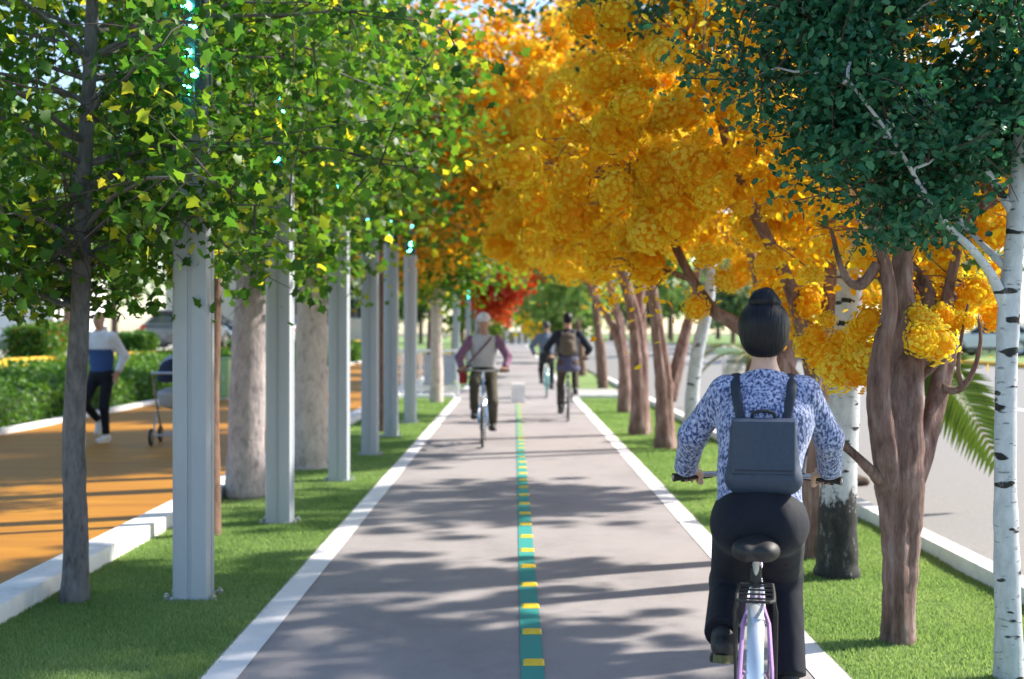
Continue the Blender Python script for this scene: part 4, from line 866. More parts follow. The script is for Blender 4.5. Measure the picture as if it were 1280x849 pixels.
# ------------------------------------------------------------------ bodies: smooth unions of tapered limbs, meshed as one surface
class SDF:
    def __init__(s, lo, hi, h):
        s.lo = np.array(lo, float); s.h = h; s.n = np.ceil((np.array(hi) - s.lo) / h).astype(int) + 1
        s.ax = [s.lo[i] + h * np.arange(s.n[i]) for i in range(3)]; s.D = np.full(s.n, 1.0, np.float32)
    def _blk(s, lo, hi, pad):
        a = np.clip(np.floor((np.array(lo) - pad - s.lo) / s.h).astype(int), 0, s.n); b = np.clip(np.ceil((np.array(hi) + pad - s.lo) / s.h).astype(int) + 1, 0, s.n)
        sl = tuple(slice(a[i], b[i]) for i in range(3))
        return sl, np.ix_(s.ax[0][sl[0]], s.ax[1][sl[1]], s.ax[2][sl[2]])
    def _min(s, sl, d, k):
        a = s.D[sl]
        if k > 0: hh = np.maximum(k - np.abs(a - d), 0) / k; s.D[sl] = np.minimum(a, d) - hh * hh * k * 0.25
        else: s.D[sl] = np.minimum(a, d)
    def cone(s, a, b, r1, r2, k=0.03, sc=(1, 1, 1)):
        a, b = np.array(a, float), np.array(b, float); m = max(r1, r2)
        sl, (X, Y, Z) = s._blk(np.minimum(a, b) - m, np.maximum(a, b) + m, k + 3 * s.h)
        A = a / sc; d = b / sc - A; L2 = max(1e-9, d @ d)
        px, py, pz = X / sc[0] - A[0], Y / sc[1] - A[1], Z / sc[2] - A[2]
        t = np.clip((px * d[0] + py * d[1] + pz * d[2]) / L2, 0, 1)
        D = np.sqrt((px - t * d[0]) ** 2 + (py - t * d[1]) ** 2 + (pz - t * d[2]) ** 2) - (r1 + (r2 - r1) * t)
        s._min(sl, (D * min(sc)).astype(np.float32), k); return s
    def ell(s, c, r, k=0.03, rx=0.0):
        c, r = np.array(c, float), np.array(r, float); m = max(r)
        sl, (X, Y, Z) = s._blk(c - m, c + m, k + 3 * s.h)
        x, y, z = X - c[0], Y - c[1], Z - c[2]
        if rx: y, z = y * math.cos(rx) + z * math.sin(rx), -y * math.sin(rx) + z * math.cos(rx)
        q = np.sqrt((x / r[0]) ** 2 + (y / r[1]) ** 2 + (z / r[2]) ** 2); q2 = np.sqrt((x / r[0] ** 2) ** 2 + (y / r[1] ** 2) ** 2 + (z / r[2] ** 2) ** 2)
        s._min(sl, (q * (q - 1) / np.maximum(q2, 1e-6)).astype(np.float32), k); return s
    def cut(s, p, n, rad=9):
        p, n = np.array(p, float), np.array(n, float); n = n / np.linalg.norm(n)
        sl, (X, Y, Z) = s._blk(p - rad, p + rad, 0)
        d = (X - p[0]) * n[0] + (Y - p[1]) * n[1] + (Z - p[2]) * n[2]
        inr = ((X - p[0]) ** 2 + (Y - p[1]) ** 2 + (Z - p[2]) ** 2) < rad * rad
        s.D[sl] = np.where(inr, np.maximum(s.D[sl], d), s.D[sl]); return s
    def sub(s, f): s.D = np.maximum(s.D, -f.D); return s
    def mesh(s, name):
        D = s.D; S = D < 0
        c = [S[i:S.shape[0] - 1 + i, j:S.shape[1] - 1 + j, k:S.shape[2] - 1 + k] for i in (0, 1) for j in (0, 1) for k in (0, 1)]
        cnt = sum(x.astype(np.int8) for x in c); act = (cnt > 0) & (cnt < 8); I = np.argwhere(act)
        idm = np.full(act.shape, -1, np.int64); idm[act] = np.arange(len(I))
        off = np.array([(i, j, k) for i in (0, 1) for j in (0, 1) for k in (0, 1)])
        vals = np.stack([D[I[:, 0] + o[0], I[:, 1] + o[1], I[:, 2] + o[2]] for o in off], 1).astype(float)
        acc = np.zeros((len(I), 3)); num = np.zeros(len(I))
        for a in range(8):
            for b in range(a + 1, 8):
                if np.abs(off[a] - off[b]).sum() == 1:
                    va, vb = vals[:, a], vals[:, b]; m = (va < 0) != (vb < 0)
                    t = np.where(m, va / np.where(m, va - vb, 1), 0)[:, None]
                    acc += np.where(m[:, None], off[a] + t * (off[b] - off[a]), 0); num += m
        V = s.lo + s.h * (I + acc / num[:, None]); Q = []
        for ax in range(3):
            o = [0, 0, 0]; o[ax] = 1
            n = S.shape; A = S[:n[0] - o[0], :n[1] - o[1], :n[2] - o[2]]; Bq = S[o[0]:, o[1]:, o[2]:]
            E = np.argwhere(A != Bq); u, v = (ax + 1) % 3, (ax + 2) % 3
            ok = (E[:, u] > 0) & (E[:, v] > 0) & (E[:, u] < n[u] - 1) & (E[:, v] < n[v] - 1); E = E[ok]
            def cell(du, dv):
                e = E.copy(); e[:, u] -= du; e[:, v] -= dv; return idm[e[:, 0], e[:, 1], e[:, 2]]
            q = np.stack([cell(1, 1), cell(0, 1), cell(0, 0), cell(1, 0)], 1)
            fl = ~A[E[:, 0], E[:, 1], E[:, 2]]; q[fl] = q[fl][:, ::-1]; Q.append(q)
        Q = np.concatenate(Q); Q = Q[(Q >= 0).all(1)]
        # light smoothing
        e = np.concatenate([Q[:, [0, 1]], Q[:, [1, 2]], Q[:, [2, 3]], Q[:, [3, 0]]])
        for _ in range(2):
            a2 = np.zeros_like(V); k2 = np.zeros(len(V)); np.add.at(a2, e[:, 0], V[e[:, 1]]); np.add.at(k2, e[:, 0], 1); np.add.at(a2, e[:, 1], V[e[:, 0]]); np.add.at(k2, e[:, 1], 1)
            V = V * 0.6 + 0.4 * a2 / np.maximum(k2, 1)[:, None]
        return npmesh(name, V, Q, True)
    def build(s, name, m, parent=None): return link(name, s.mesh(name), m, parent)

def ik(a, c, l1, l2, pole):
    a, c = Vector(a), Vector(c); d = c - a; L = min(d.length, (l1 + l2) * 0.999); dn = d.normalized()
    x = (l1 * l1 - l2 * l2 + L * L) / (2 * L); h = math.sqrt(max(0, l1 * l1 - x * x))
    p = Vector(pole); p = (p - dn * p.dot(dn)).normalized()
    return a + dn * x + p * h

def skinmat(name, c):
    m, t, b = newmat(name); n = noise(t, 40, 4)
    r = ramp(t, [(0.3, tuple(x * 0.88 for x in c)), (0.7, c)]); t.links.new(n.outputs['Fac'], r.inputs[0]); t.links.new(r.outputs[0], b.inputs['Base Color'])
    b.inputs['Roughness'].default_value = 0.5; b.inputs['Subsurface Weight'].default_value = 0.12; b.inputs['Subsurface Radius'].default_value = (0.02, 0.008, 0.004); b.inputs['Subsurface Scale'].default_value = 0.3
    return m
SKIN = skinmat('skin_light', (0.58, 0.36, 0.27)); SKIN2 = skinmat('skin_tan', (0.42, 0.24, 0.17))
EYEW = mat('eye_white', (0.75, 0.73, 0.7), None, 5, 0.2); EYED = mat('eye_iris', (0.05, 0.03, 0.02), None, 5, 0.1); LIP = mat('lip', (0.42, 0.17, 0.15), None, 30, 0.5)
def cloth(name, c1, c2, scale=60, bmp=0.25, rough=0.85, sc=(1, 1, 1)):
    m = mat(name, c1, c2, scale, rough, bmp=bmp, bd=0.004, sc=sc, detail=8); 
    t = m.node_tree; b = t.nodes['Principled BSDF']; b.inputs['Sheen Weight'].default_value = 0.04; b.inputs['Specular IOR Level'].default_value = 0.25
    # broad soft folds in the cloth
    f = noise(t, 7, 3, 0.5, (1, 1, 0.45)); bp = t.nodes.new('ShaderNodeBump'); bp.inputs['Strength'].default_value = 0.35; bp.inputs['Distance'].default_value = 0.03
    t.links.new(f.outputs['Fac'], bp.inputs['Height'])
    old = [l for l in t.links if l.to_socket == b.inputs['Normal']]
    if old: t.links.new(bp.outputs[0], old[0].from_node.inputs['Normal'])
    else: t.links.new(bp.outputs[0], b.inputs['Normal'])
    return m

class Scaled:
    def __init__(s, B, H, k): s.B, s.H, s.k = B, Vector(H), k
    def q(s, p): return s.H + (Vector(p) - s.H) * s.k
    def ell(s, c, r, k=.03, rx=0.0): s.B.ell(s.q(c), tuple(x * s.k for x in r), k, rx)
    def cone(s, a, b, r1, r2, k=.03): s.B.cone(s.q(a), s.q(b), r1 * s.k, r2 * s.k, k)
def head_prims(B, H, N, female=True, k=1.0):
    """skull, jaw, features; H = head centre, face towards +Y"""
    H = Vector(H); B0 = B; B = Scaled(B, H, k)
    B.ell(H + Vector((0, -0.008, 0.018)), (0.074, 0.094, 0.098), 0.02)
    B.ell(H + Vector((0, 0.030, -0.045)), (0.058, 0.062, 0.068), 0.03)
    B.ell(H + Vector((0, 0.062, -0.092)), (0.024, 0.020, 0.017), 0.03)                 # chin
    B.cone(H + Vector((0, 0.084, 0.018)), H + Vector((0, 0.106, -0.026)), 0.008, 0.013, 0.012)     # nose
    for s in (-1, 1):
        B.ell(H + Vector((s * 0.012, 0.094, -0.028)), (0.009, 0.009, 0.007), 0.008)
        B.cone(H + Vector((s * 0.015, 0.084, 0.033)), H + Vector((s * 0.05, 0.070, 0.030)), 0.008, 0.008, 0.014)  # brow
        B.ell(H + Vector((s * 0.043, 0.062, -0.018)), (0.02, 0.016, 0.014), 0.02)       # cheek
        B.ell(H + Vector((s * 0.076, -0.004, -0.008)), (0.010, 0.021, 0.033), 0.006, 0.25)  # ear
        B.ell(H + Vector((s * 0.073, 0.004, -0.036)), (0.008, 0.010, 0.011), 0.006)
    B.cone(H + Vector((-0.018, 0.084, -0.055)), H + Vector((0.018, 0.084, -0.055)), 0.008, 0.008, 0.01)    # lips
    B0.cone(N, H + Vector((0, -0.018, -0.06)), 0.058 if not female else 0.050, 0.052 if not female else 0.045, 0.03)
def face_parts(person, H, kk=1.0):
    H = Vector(H); H = H + Vector((0, .08 * (kk - 1), .01 * (kk - 1)))
    for s in (-1, 1):
        b_ = MB(); b_.ell(H + Vector((s * 0.031, 0.073, 0.012)), (0.013, 0.012, 0.010), 12, 8); e_ = b_.build('eye', EYEW, person, 60)
        b_ = MB(); b_.ell(H + Vector((s * 0.031, 0.082, 0.012)), (0.0055, 0.0045, 0.0055), 10, 6); b_.build('iris', EYED, e_, 60)
    b_ = MB(); b_.ell(H + Vector((0, 0.090, -0.055)), (0.021, 0.006, 0.008), 12, 8); b_.build('lips', LIP, person, 60)

def grip_hand(B, W, G, s):
    """fist round a grip whose axis runs along X at G; W = wrist; s = +1 on the right"""
    W, G = Vector(W), Vector(G); kn = []
    for i, (dx, ext) in enumerate(((0.034, 95), (0.012, 112), (-0.011, 104), (-0.032, 84))):
        x = G.x - s * dx * 1.0
        def P(a, r_): return Vector((x, G.y + math.cos(R(a)) * r_, G.z + math.sin(R(a)) * r_))
        k0, k1, k2, k3 = P(100, 0.034), P(38, 0.034), P(-28, 0.030), P(38 - ext, 0.028)
        r0 = 0.0098 - 0.0006 * i
        B.cone(W + Vector((-s * dx * 0.55, 0.012, 0.0)), k0, 0.015, 0.0125, 0.012)
        B.cone(k0, k1, r0 + 0.001, r0, 0.005); B.cone(k1, k2, r0, r0 - 0.0008, 0.004); B.cone(k2, k3, r0 - 0.0008, r0 - 0.0018, 0.004)
    x = G.x - s * 0.05
    t0 = W + Vector((-s * 0.024, 0.010, -0.004)); t1 = Vector((x, G.y - 0.032, G.z + 0.016)); t2 = Vector((x - s * .002, G.y - 0.016, G.z - 0.026)); t3 = Vector((x + s * .006, G.y + 0.008, G.z - 0.030))
    B.cone(t0, t1, 0.015, 0.0125, 0.012); B.cone(t1, t2, 0.0118, 0.0105, 0.005); B.cone(t2, t3, 0.0105, 0.0088, 0.004)
def open_hand(B, W, d, side, fwd, L=0.18):
    """relaxed slightly curled hand hanging from wrist W along d; thumb towards fwd"""
    W, d, f = Vector(W), Vector(d).normalized(), Vector(fwd); f = (f - d * f.dot(d)).normalized(); n = d.cross(f) * side
    for i, (o, l) in enumerate(((0.030, 0.075), (0.010, 0.084), (-0.011, 0.078), (-0.030, 0.062))):
        k = W + d * 0.088 + f * o; c = n * 0.4
        B.cone(W + f * o * 0.5, k, 0.017, 0.013, 0.014)
        a1 = k + (d + c * 0.4).normalized() * l * 0.45; a2 = a1 + (d + c * 1.2).normalized() * l * 0.32; a3 = a2 + (d + c * 2.2).normalized() * l * 0.25
        B.cone(k, a1, 0.0105, 0.0095, 0.004); B.cone(a1, a2, 0.0095, 0.0085, 0.003); B.cone(a2, a3, 0.0085, 0.007, 0.003)
    t0 = W + d * 0.025 + f * 0.022; t1 = t0 + (d * 0.6 + f * 0.7).normalized() * 0.045; t2 = t1 + (d * 0.9 + f * 0.35).normalized() * 0.03
    B.cone(t0, t1, 0.015, 0.012, 0.012); B.cone(t1, t2, 0.0115, 0.0095, 0.004)

def shoe_meshes(person, ankle, fwd, m_up, m_sole, L=0.25, h=0.006, tilt=0.0, sw=1.0):
    """fwd: toe direction; sole thick enough to show its own edge"""
    A = Vector(ankle); f = Vector(fwd).normalized(); up = Vector((0, 0, 1)); up = (up - f * up.dot(f)).normalized(); sd = f.cross(up)
    heel = A - f * 0.055 - up * 0.055; toe = A + f * (L - 0.085) - up * 0.062
    lo = np.minimum(np.array(heel), np.array(toe)) - 0.12; hi = np.maximum(np.array(heel), np.array(toe)) + 0.14
    U = SDF(lo, hi, h); U.cone(A - up * 0.005 - f * 0.01, A - up * .04 - f * 0.012, 0.040, 0.042, 0.02); U.cone(heel + up * 0.008, toe + up * 0.003, 0.040, 0.036, 0.02); U.cone(A - up * .01, toe - f * 0.05 + up * 0.012, 0.036, 0.034, 0.03); U.ell(toe + f * 0.01, (0.042, 0.042, 0.034), 0.02)
    U.cut(heel.lerp(toe, .5) - up * 0.020, -up); U.build('shoe', m_up, person)
    b_ = MB(); c0, n = heel.lerp(toe, 0.5) - up * 0.030, 20; Lh = (toe - heel).length / 2
    poly = []
    for k in range(n):
        a = 2 * math.pi * k / n; ca, sa = math.cos(a), math.sin(a)
        x = (Lh + 0.042) * math.copysign(abs(ca) ** 0.8, ca); w_ = (0.043 if x > 0 else 0.038) * sw
        poly.append(c0 + f * x + sd * w_ * math.copysign(abs(sa) ** 0.8, sa))
    b_.add([p - up * 0.016 for p in poly] + [p + up * 0.014 for p in poly], [[i, (i + 1) % n, (i + 1) % n + n, i + n] for i in range(n)] + [list(range(n))[::-1], list(range(n, 2 * n))])
    b_.build('sole', m_sole, person, 40)

# ------------------------------------------------------------------ bicycles (local frame: rear contact at the origin, riding towards +Y)
def torus_part(name, Rr, r, m, parent, n=48, k=8, flat=1.0):
    b_ = MB(); prof = [(Rr + r * math.cos(2 * math.pi * i / k), r * flat * math.sin(2 * math.pi * i / k)) for i in range(k)]
    b_.lathe(prof, n, (0, 0, 0), 'x', True); return b_.build(name, m, parent, 60)
def arc_strip(name, c, Rr, a0, a1, w_, m, parent, n=28, th=0.004):
    """curved mudguard: arched cross-section swept along an arc in the YZ plane"""
    b_ = MB(); sec = []
    for k in range(7):
        t = -1 + 2 * k / 6; sec.append((t * w_, 0.014 * (1 - t * t)))
    sec2 = sec + [(x * 0.94, z - th) for x, z in sec[::-1]]; m_ = len(sec2); vs = []; fs = []
    for i in range(n + 1):
        a = R(a0 + (a1 - a0) * i / n)
        for x, z in sec2: vs.append((c[0] + x, c[1] + math.cos(a) * (Rr + z), c[2] + math.sin(a) * (Rr + z)))
    for i in range(n):
        for k in range(m_): a = i * m_ + k; b2 = i * m_ + (k + 1) % m_; fs.append([a, b2, b2 + m_, a + m_])
    fs += [list(range(m_)), [len(vs) - m_ + k for k in range(m_)][::-1]]
    b_.add(vs, fs); return b_.build(name, m, parent, 50)
def bicycle(name, label, loc, rz, fm, gm_, r=0.33, sz=0.80, hz=0.99, crank=25, wb=1.02, cat='bicycle', rack=True, group=None, guard=True, scale=1.0, lady=True, bbz=0.275, sy=0.0):
    root = empty(name, loc, rz, label, cat, group); root.scale = (scale,) * 3
    A, F, BB = Vector((0, 0, r)), Vector((0, wb, r)), Vector((0, 0.43, bbz))
    for c in (A, F):
        w_ = torus_part('wheel', r - 0.034, 0.010, M['steel'], root, 48, 6, 1.2); w_.location = c
        torus_part('tyre', r - 0.018, 0.018, M['black'], w_)
        b_ = MB()
        for k in range(28):
            a = 2 * math.pi * k / 28; a2 = a + (0.35 if k % 2 else -0.35); sx = 0.028 if k % 4 < 2 else -0.028
            b_.tube([(sx, math.cos(a2) * 0.018, math.sin(a2) * 0.018), (0, math.cos(a) * (r - 0.04), math.sin(a) * (r - 0.04))], 0.0012, 4, False)
        b_.build('spokes', M['steel'], w_)
        b_ = MB(); b_.lathe([(0.0, -0.058), (0.008, -0.058), (0.008, -0.035), (0.020, -0.034), (0.020, -0.028), (0.013, -0.026), (0.013, 0.026), (0.020, 0.028), (0.020, 0.034), (0.008, 0.035), (0.008, 0.058), (0.0, 0.058)], 14, (0, 0, 0), 'x'); b_.build('hub', M['steel'], w_, 40)
    st = BB.lerp(Vector((0, 0.25, sz - 0.05)), 0.0); top = Vector((0, 0.27, sz - 0.20)); hb, ht = Vector((0, wb - 0.22, 0.60)), Vector((0, wb - 0.27, hz - 0.17))
    b_ = MB(); b_.tube([BB, top], 0.016, 10); b_.tube([hb, ht], 0.019, 12); b_.tube([hb + Vector((0, 0, .02)), BB.lerp(hb, .5) + Vector((0, .0, -.02)), BB], 0.018, 10)
    tt = BB.lerp(top, 0.45 if lady else 0.95); b_.tube([ht - Vector((0, 0, .02)), ht.lerp(tt, .5) + Vector((0, 0, -0.05 if lady else 0)), tt], 0.014, 10)
    for s in (-1, 1):
        b_.tube([BB + Vector((s * .03, 0, 0)), Vector((s * .05, .30, r * .93)), A + Vector((s * .062, 0, 0))], 0.0095, 8)
        b_.tube([top + Vector((s * .012, 0, -.01)), Vector((s * .048, .17, r + .20)), A + Vector((s * .062, 0, 0))], 0.0085, 8)
    b_.tube([BB - Vector((.04, 0, 0)), BB + Vector((.04, 0, 0))], 0.024, 12); b_.build('frame', fm, root)
    b_ = MB(); b_.tube([ht, ht.lerp(hb, -0.3)], 0.013, 10); b_.tube([hb, hb + Vector((0, .03, -.05))], 0.022, 10)
    fk = b_.build('fork', fm, root)
    for s in (-1, 1): b_ = MB(); b_.tube([hb + Vector((0, .03, -.04)), hb + Vector((s * .045, .045, -.06)), Vector((s * .052, wb - .04, r + .12)), F + Vector((s * .055, 0, 0))], 0.011, 8); b_.build('fork_blade', fm, fk)
    b_ = MB(); b_.tube([top - Vector((0, 0, .05)), Vector((0, 0.235, sz - 0.03))], 0.013, 12); sp_ = b_.build('seat_post', M['steel'], root)
    b_ = MB(); b_.lathe([(0.017, -.04), (0.022, -.035), (0.022, .035), (0.017, .04)], 14, top.lerp(Vector((0, .235, sz)), .3)); b_.build('collar', M['black'], sp_, 40)
    S = SDF((-.13, .0, sz - .10), (.13, .50, sz + .09), 0.006)
    S.ell((-.036, .19 + sy, sz - .012), (.054, .085, .044), .03).ell((.036, .19 + sy, sz - .012), (.054, .085, .044), .03).cone((0, .24 + sy, sz), (0, .42 + sy, sz - .005), .045, .024, .05).cut((0, .2, sz - .058), (0, 0, -1)); S.build('saddle', M['black'], root)
    b_ = MB()
    for s in (-1, 1): b_.tube([(s * .02, .36, sz - .02), (s * .022, .26, sz - .05), (s * .05, .17 + sy, sz - .03)], 0.004, 6)
    b_.build('saddle_rail', M['steel'], root)
    hy = wb - 0.30; b_ = MB(); pts = []
    for k in range(-6, 7):
        x = k / 6 * 0.345; u = abs(x) / 0.345; pts.append((x, hy - 0.10 * u * u * 1.0 + 0.03, hz + 0.012 * math.sin(u * 3.1)))
    b_.tube(pts, 0.0115, 10); b_.tube([(0, hy + .03, hz), (0, ht.y - .01, hz - .02), (0, ht.y + .005, hz - .10)], 0.016, 10); bar = b_.build('handlebar', M['steel'], root)
    for s in (-1, 1):
        b_ = MB(); p1, p2 = Vector(pts[-1 if s > 0 else 0]), Vector(pts[-3 if s > 0 else 2]); b_.tube([p1, p1.lerp(p2, .12), p1.lerp(p2, .9), p2], [0.019, 0.0165, 0.0165, 0.019], 12); b_.build('grip', M['black'], bar)
        b_ = MB(); q = Vector(pts[-4 if s > 0 else 3]); b_.tube([q, q + Vector((s * .02, .035, -.015)), p1 + Vector((-s * .03, .055, -.02))], [.011, .007, .005], 8); b_.build('brake_lever', M['black'], bar)
    if guard:
        arc_strip('mudguard', A, r + 0.014, 20, 208, 0.029, gm_, root); arc_strip('mudguard', F, r + 0.014, 45, 190, 0.029, gm_, root)
        b_ = MB()
        for c in (A, F):
            for s in (-1, 1): b_.tube([c + Vector((s * .058, 0, 0)), c + Vector((s * .03, -math.cos(R(25)) * (r + .018), math.sin(R(25)) * (r + .018)))], 0.0028, 5)
        b_.build('mudguard_stay', M['steel'], root)
    if rack:
        z = r * 2 + 0.055; b_ = MB()
        b_.tube([(-.062, .17, z), (-.066, -.0, z), (-.066, -.13, z), (-.050, -.155, z), (.050, -.155, z), (.066, -.13, z), (.066, 0, z), (.062, .17, z)], 0.006, 8)
        for yy in (-.1, -.02, .06, .14): b_.tube([(-.064, yy, z), (.064, yy, z)], 0.0042, 6)
        for s in (-1, 1):
            b_.tube([(s * .066, -.12, z), (s * .075, -.09, z - .05), (s * .072, -.015, r + .02)], 0.0055, 6); b_.tube([(s * .066, .02, z), (s * .072, .0, r + .02)], 0.0055, 6); b_.tube([(s * .062, .17, z), (s * .02, .245, z - .01)], 0.005, 6)
        b_.build('rack', M['black'], root)
    # drivetrain
    ca, sa = math.cos(R(crank)), math.sin(R(crank)); dv = Vector((0, -ca, sa)) * 0.165
    b_ = MB(); b_.lathe([(.085, -.002), (.095, -.002), (.095, .002), (.085, .002)], 28, BB + Vector((.05, 0, 0)), 'x', True)
    for k in range(5): a = 2 * math.pi * k / 5; b_.tube([BB + Vector((.05, 0, 0)), BB + Vector((.05, math.cos(a) * .088, math.sin(a) * .088))], 0.006, 6)
    cr = b_.build('crankset', M['steel'], root)
    for s in (-1, 1):
        e = BB + Vector((s * .075, 0, 0)) + dv * (1 if s < 0 else -1)
        b_ = MB(); b_.tube([BB + Vector((s * .06, 0, 0)), e], [.013, .010], 8); b_.build('crank_arm', M['blackgloss'], cr)
        b_ = MB(); b_.box(e + Vector((s * .055, 0, 0)), (.095, .075, .024), .006); b_.build('pedal', M['black'], root)
    b_ = MB(); b_.tube([BB + Vector((.05, 0, .09)), A + Vector((.045, 0, .035))], 0.004, 5); b_.tube([BB + Vector((.05, 0, -.09)), A + Vector((.045, 0, -.035))], 0.004, 5); b_.build('chain', M['black'], root)
    return root, BB, dv, pts

def rider(name, label, bike, BB, dv, bar, cfg):
    """a cyclist seated on BIKE; local frame of the bike"""
    g = cfg.get; h = g('h', 0.008); hip_y = g('hip_y', 0.24); P = Vector((g('px', 0.0), hip_y, g('sz', 0.80) + 0.085))
    lean = g('lean', 0.10); fem = g('female', False); sw_ = g('sw', 0.19)
    Wst = P + Vector((0, lean * .25, .19)); C = P + Vector((g('cx', 0), lean * .65, .36)); N = P + Vector((g('cx', 0), lean, .555)); H = N + Vector((g('hx', 0), .025 + g('hy', 0), .165))
    sh = {s: N + Vector((s * sw_, -.005, -.075)) for s in (-1, 1)}
    grip, wr, el = {}, {}, {}
    for s in (-1, 1):
        b0, b1 = Vector(bar[-1 if s > 0 else 0]), Vector(bar[-3 if s > 0 else 2]); grip[s] = b0.lerp(b1, 0.55)
        wr[s] = grip[s] + Vector((s * .012, -.070, .030)); dd = (wr[s] - sh[s]).length * g('straight', 0) / 2; el[s] = ik(sh[s], wr[s], (dd or g('ua', .285)) + .012, (dd or g('fa', .25)) - .012, (s * g('eo', 0.9), -.35, -.5))
    hipj = {s: P + Vector((s * g('hj', .092), .02, -.035)) for s in (-1, 1)}; pd, ank, kn, tf = {}, {}, {}, {}
    for s in (-1, 1):
        pd[s] = BB + Vector((s * .125, 0, 0)) + dv * (1 if s < 0 else -1)
        tf[s] = Vector((0, 1, g('toe', -0.25) if s < 0 else g('toe_r', -0.1))).normalized(); ank[s] = pd[s] + Vector((0, 0, .095)) - tf[s] * 0.085
        kn[s] = ik(hipj[s], ank[s], g('th', .43), g('sn', .42), (s * g('ko', .05), 1, .25))
    lo, hi = (-.55, -.15, .05), (.55, 1.05, H.z + .25)
    # body: one continuous surface
    Bd = SDF(lo, hi, h); head_prims(Bd, H, N, fem, g('hd', 1.0))
    Bd.cone(P, C, .10, .115, .05, (1.2, .8, 1)); Bd.cone(C, N + Vector((0, -.01, -.04)), .10, .05, .06, (1.2, .8, 1)); Bd.cone(sh[-1], sh[1], .042, .042, .05)
    for s in (-1, 1):
        Bd.cone(sh[s], el[s], .042, .034, .03); Bd.cone(el[s], wr[s], .034, .024, .02); grip_hand(Bd, wr[s], grip[s], s)
        Bd.cone(hipj[s], kn[s], .072, .048, .04); Bd.cone(kn[s], ank[s], .046, .034, .03); Bd.cone(ank[s], ank[s] + tf[s] * .13 + Vector((0, 0, -.05)), .034, .026, .02)
    body = Bd.build('person', g('skin', SKIN)); tag(body, label, 'person'); body.name = 'person'
    body.location = bike.location; body.rotation_euler = bike.rotation_euler; body.scale = bike.scale
    face_parts(body, H, g('hd', 1.0))
    # top
    T = SDF(lo, hi, h); q = g('ease', 0.0)
    T.cone(P + Vector((0, 0, .04)), Wst, g('hemr', .128) + q, .122 + q, .05, (1.15, .82, 1)); T.cone(Wst, C, .122 + q, .142 + q, .05, (1.15, .80, 1)); T.cone(C, N + Vector((0, -.01, -.075)), .142 + q, .085, .06, (1.15, .78, 1))
    T.cone(sh[-1] + Vector((.03, 0, 0)), sh[1] - Vector((.03, 0, 0)), .058, .058, .06); T.cone(N + Vector((0, -.005, -.05)), N + Vector((0, 0, .0)), .075, .060, .04)
    T.cut(N + Vector((0, .0, g('neck', .012))), (0, .35, 1), .16); T.cut(P + Vector((0, 0, g('hem', .03))), (0, 0, -1), .4)
    se = g('sleeve_end', 0.98)
    for s in (-1, 1):
        sl = T if not g('sleeve_mat') else SDF(lo, hi, h)
        sl.cone(sh[s], el[s], g('s0', .060), g('s1', .050), .05)
        if se > 0.5: sl.cone(el[s], el[s].lerp(wr[s], se), g('s1', .050), g('s2', .040), .03); sl.cut(el[s].lerp(wr[s], se), wr[s] - el[s], .065)
        else: sl.cut(sh[s].lerp(el[s], .9), el[s] - sh[s], .1)
        if sl is not T: sl.build('sleeve', g('sleeve_mat'), body)
    T.build(g('top_name', 'sweater'), g('top'), body)
    # trousers
    K = SDF(lo, hi, h); w0 = g('hw', .150)
    K.ell(P + Vector((0, .0, .01)), (w0 + .022, .135, .155), .06); K.cone(P + Vector((0, .01, .04)), Wst + Vector((0, 0, -.03)), .134, .122, .05, (1.15, .84, 1))
    for s in (-1, 1):
        K.ell(P + Vector((s * .078, -.045, -.02)), (g('br', .098), .105, .105), .045)
        K.cone(hipj[s], kn[s], g('t0', .088), g('t1', .062), g('kk', .05)); e = kn[s].lerp(ank[s], g('hemleg', .97)); K.cone(kn[s], e, g('t1', .062), g('t2', .052), .03)
        K.cut(e, ank[s] - kn[s], .085)
    K.cut(Wst + Vector((0, 0, -.05)), (0, 0, 1), .35); K.build('trousers', g('legs'), body)
    for s in (-1, 1): shoe_meshes(body, ank[s], tf[s], g('shoe', M['black']), g('sole', M['black']), sw=g('solew', 1.0))
    return body, dict(P=P, W=Wst, C=C, N=N, H=H, sh=sh, el=el, wr=wr, hip=hipj, kn=kn)

def attach(o, bike): o.location = bike.location; o.rotation_euler = bike.rotation_euler; o.scale = bike.scale
def hairmat(name, c, c2):
    m, t, b = newmat(name); n = noise(t, 26, 5, 0.6, (5, 1.2, 0.7)); r = ramp(t, [(0.35, c), (0.7, c2)]); t.links.new(n.outputs['Fac'], r.inputs[0]); t.links.new(r.outputs[0], b.inputs['Base Color'])
    b.inputs['Roughness'].default_value = 0.42; b.inputs['Specular IOR Level'].default_value = 0.22; bump(t, b, n.outputs['Fac'], 0.5, 0.010); return m

# ---- the woman in front
lilac = paint('lilac_paint', (0.45, 0.25, 0.52, 1), 0.3); silver = mat('mudguard_silver', (0.66, 0.70, 0.75), (0.58, 0.62, 0.68), 4, 0.22, 0.55)
wx, wy, wyaw = 0.882, 4.68, R(-11.0)
bike1, BB, dv, bar = bicycle('bicycle', 'lilac bicycle with silver rear mudguard ridden by the woman in front', (wx, wy, 0), wyaw, lilac, silver, r=0.295, sz=0.795, hz=0.985, crank=38, wb=1.04, bbz=0.225, sy=-.07)
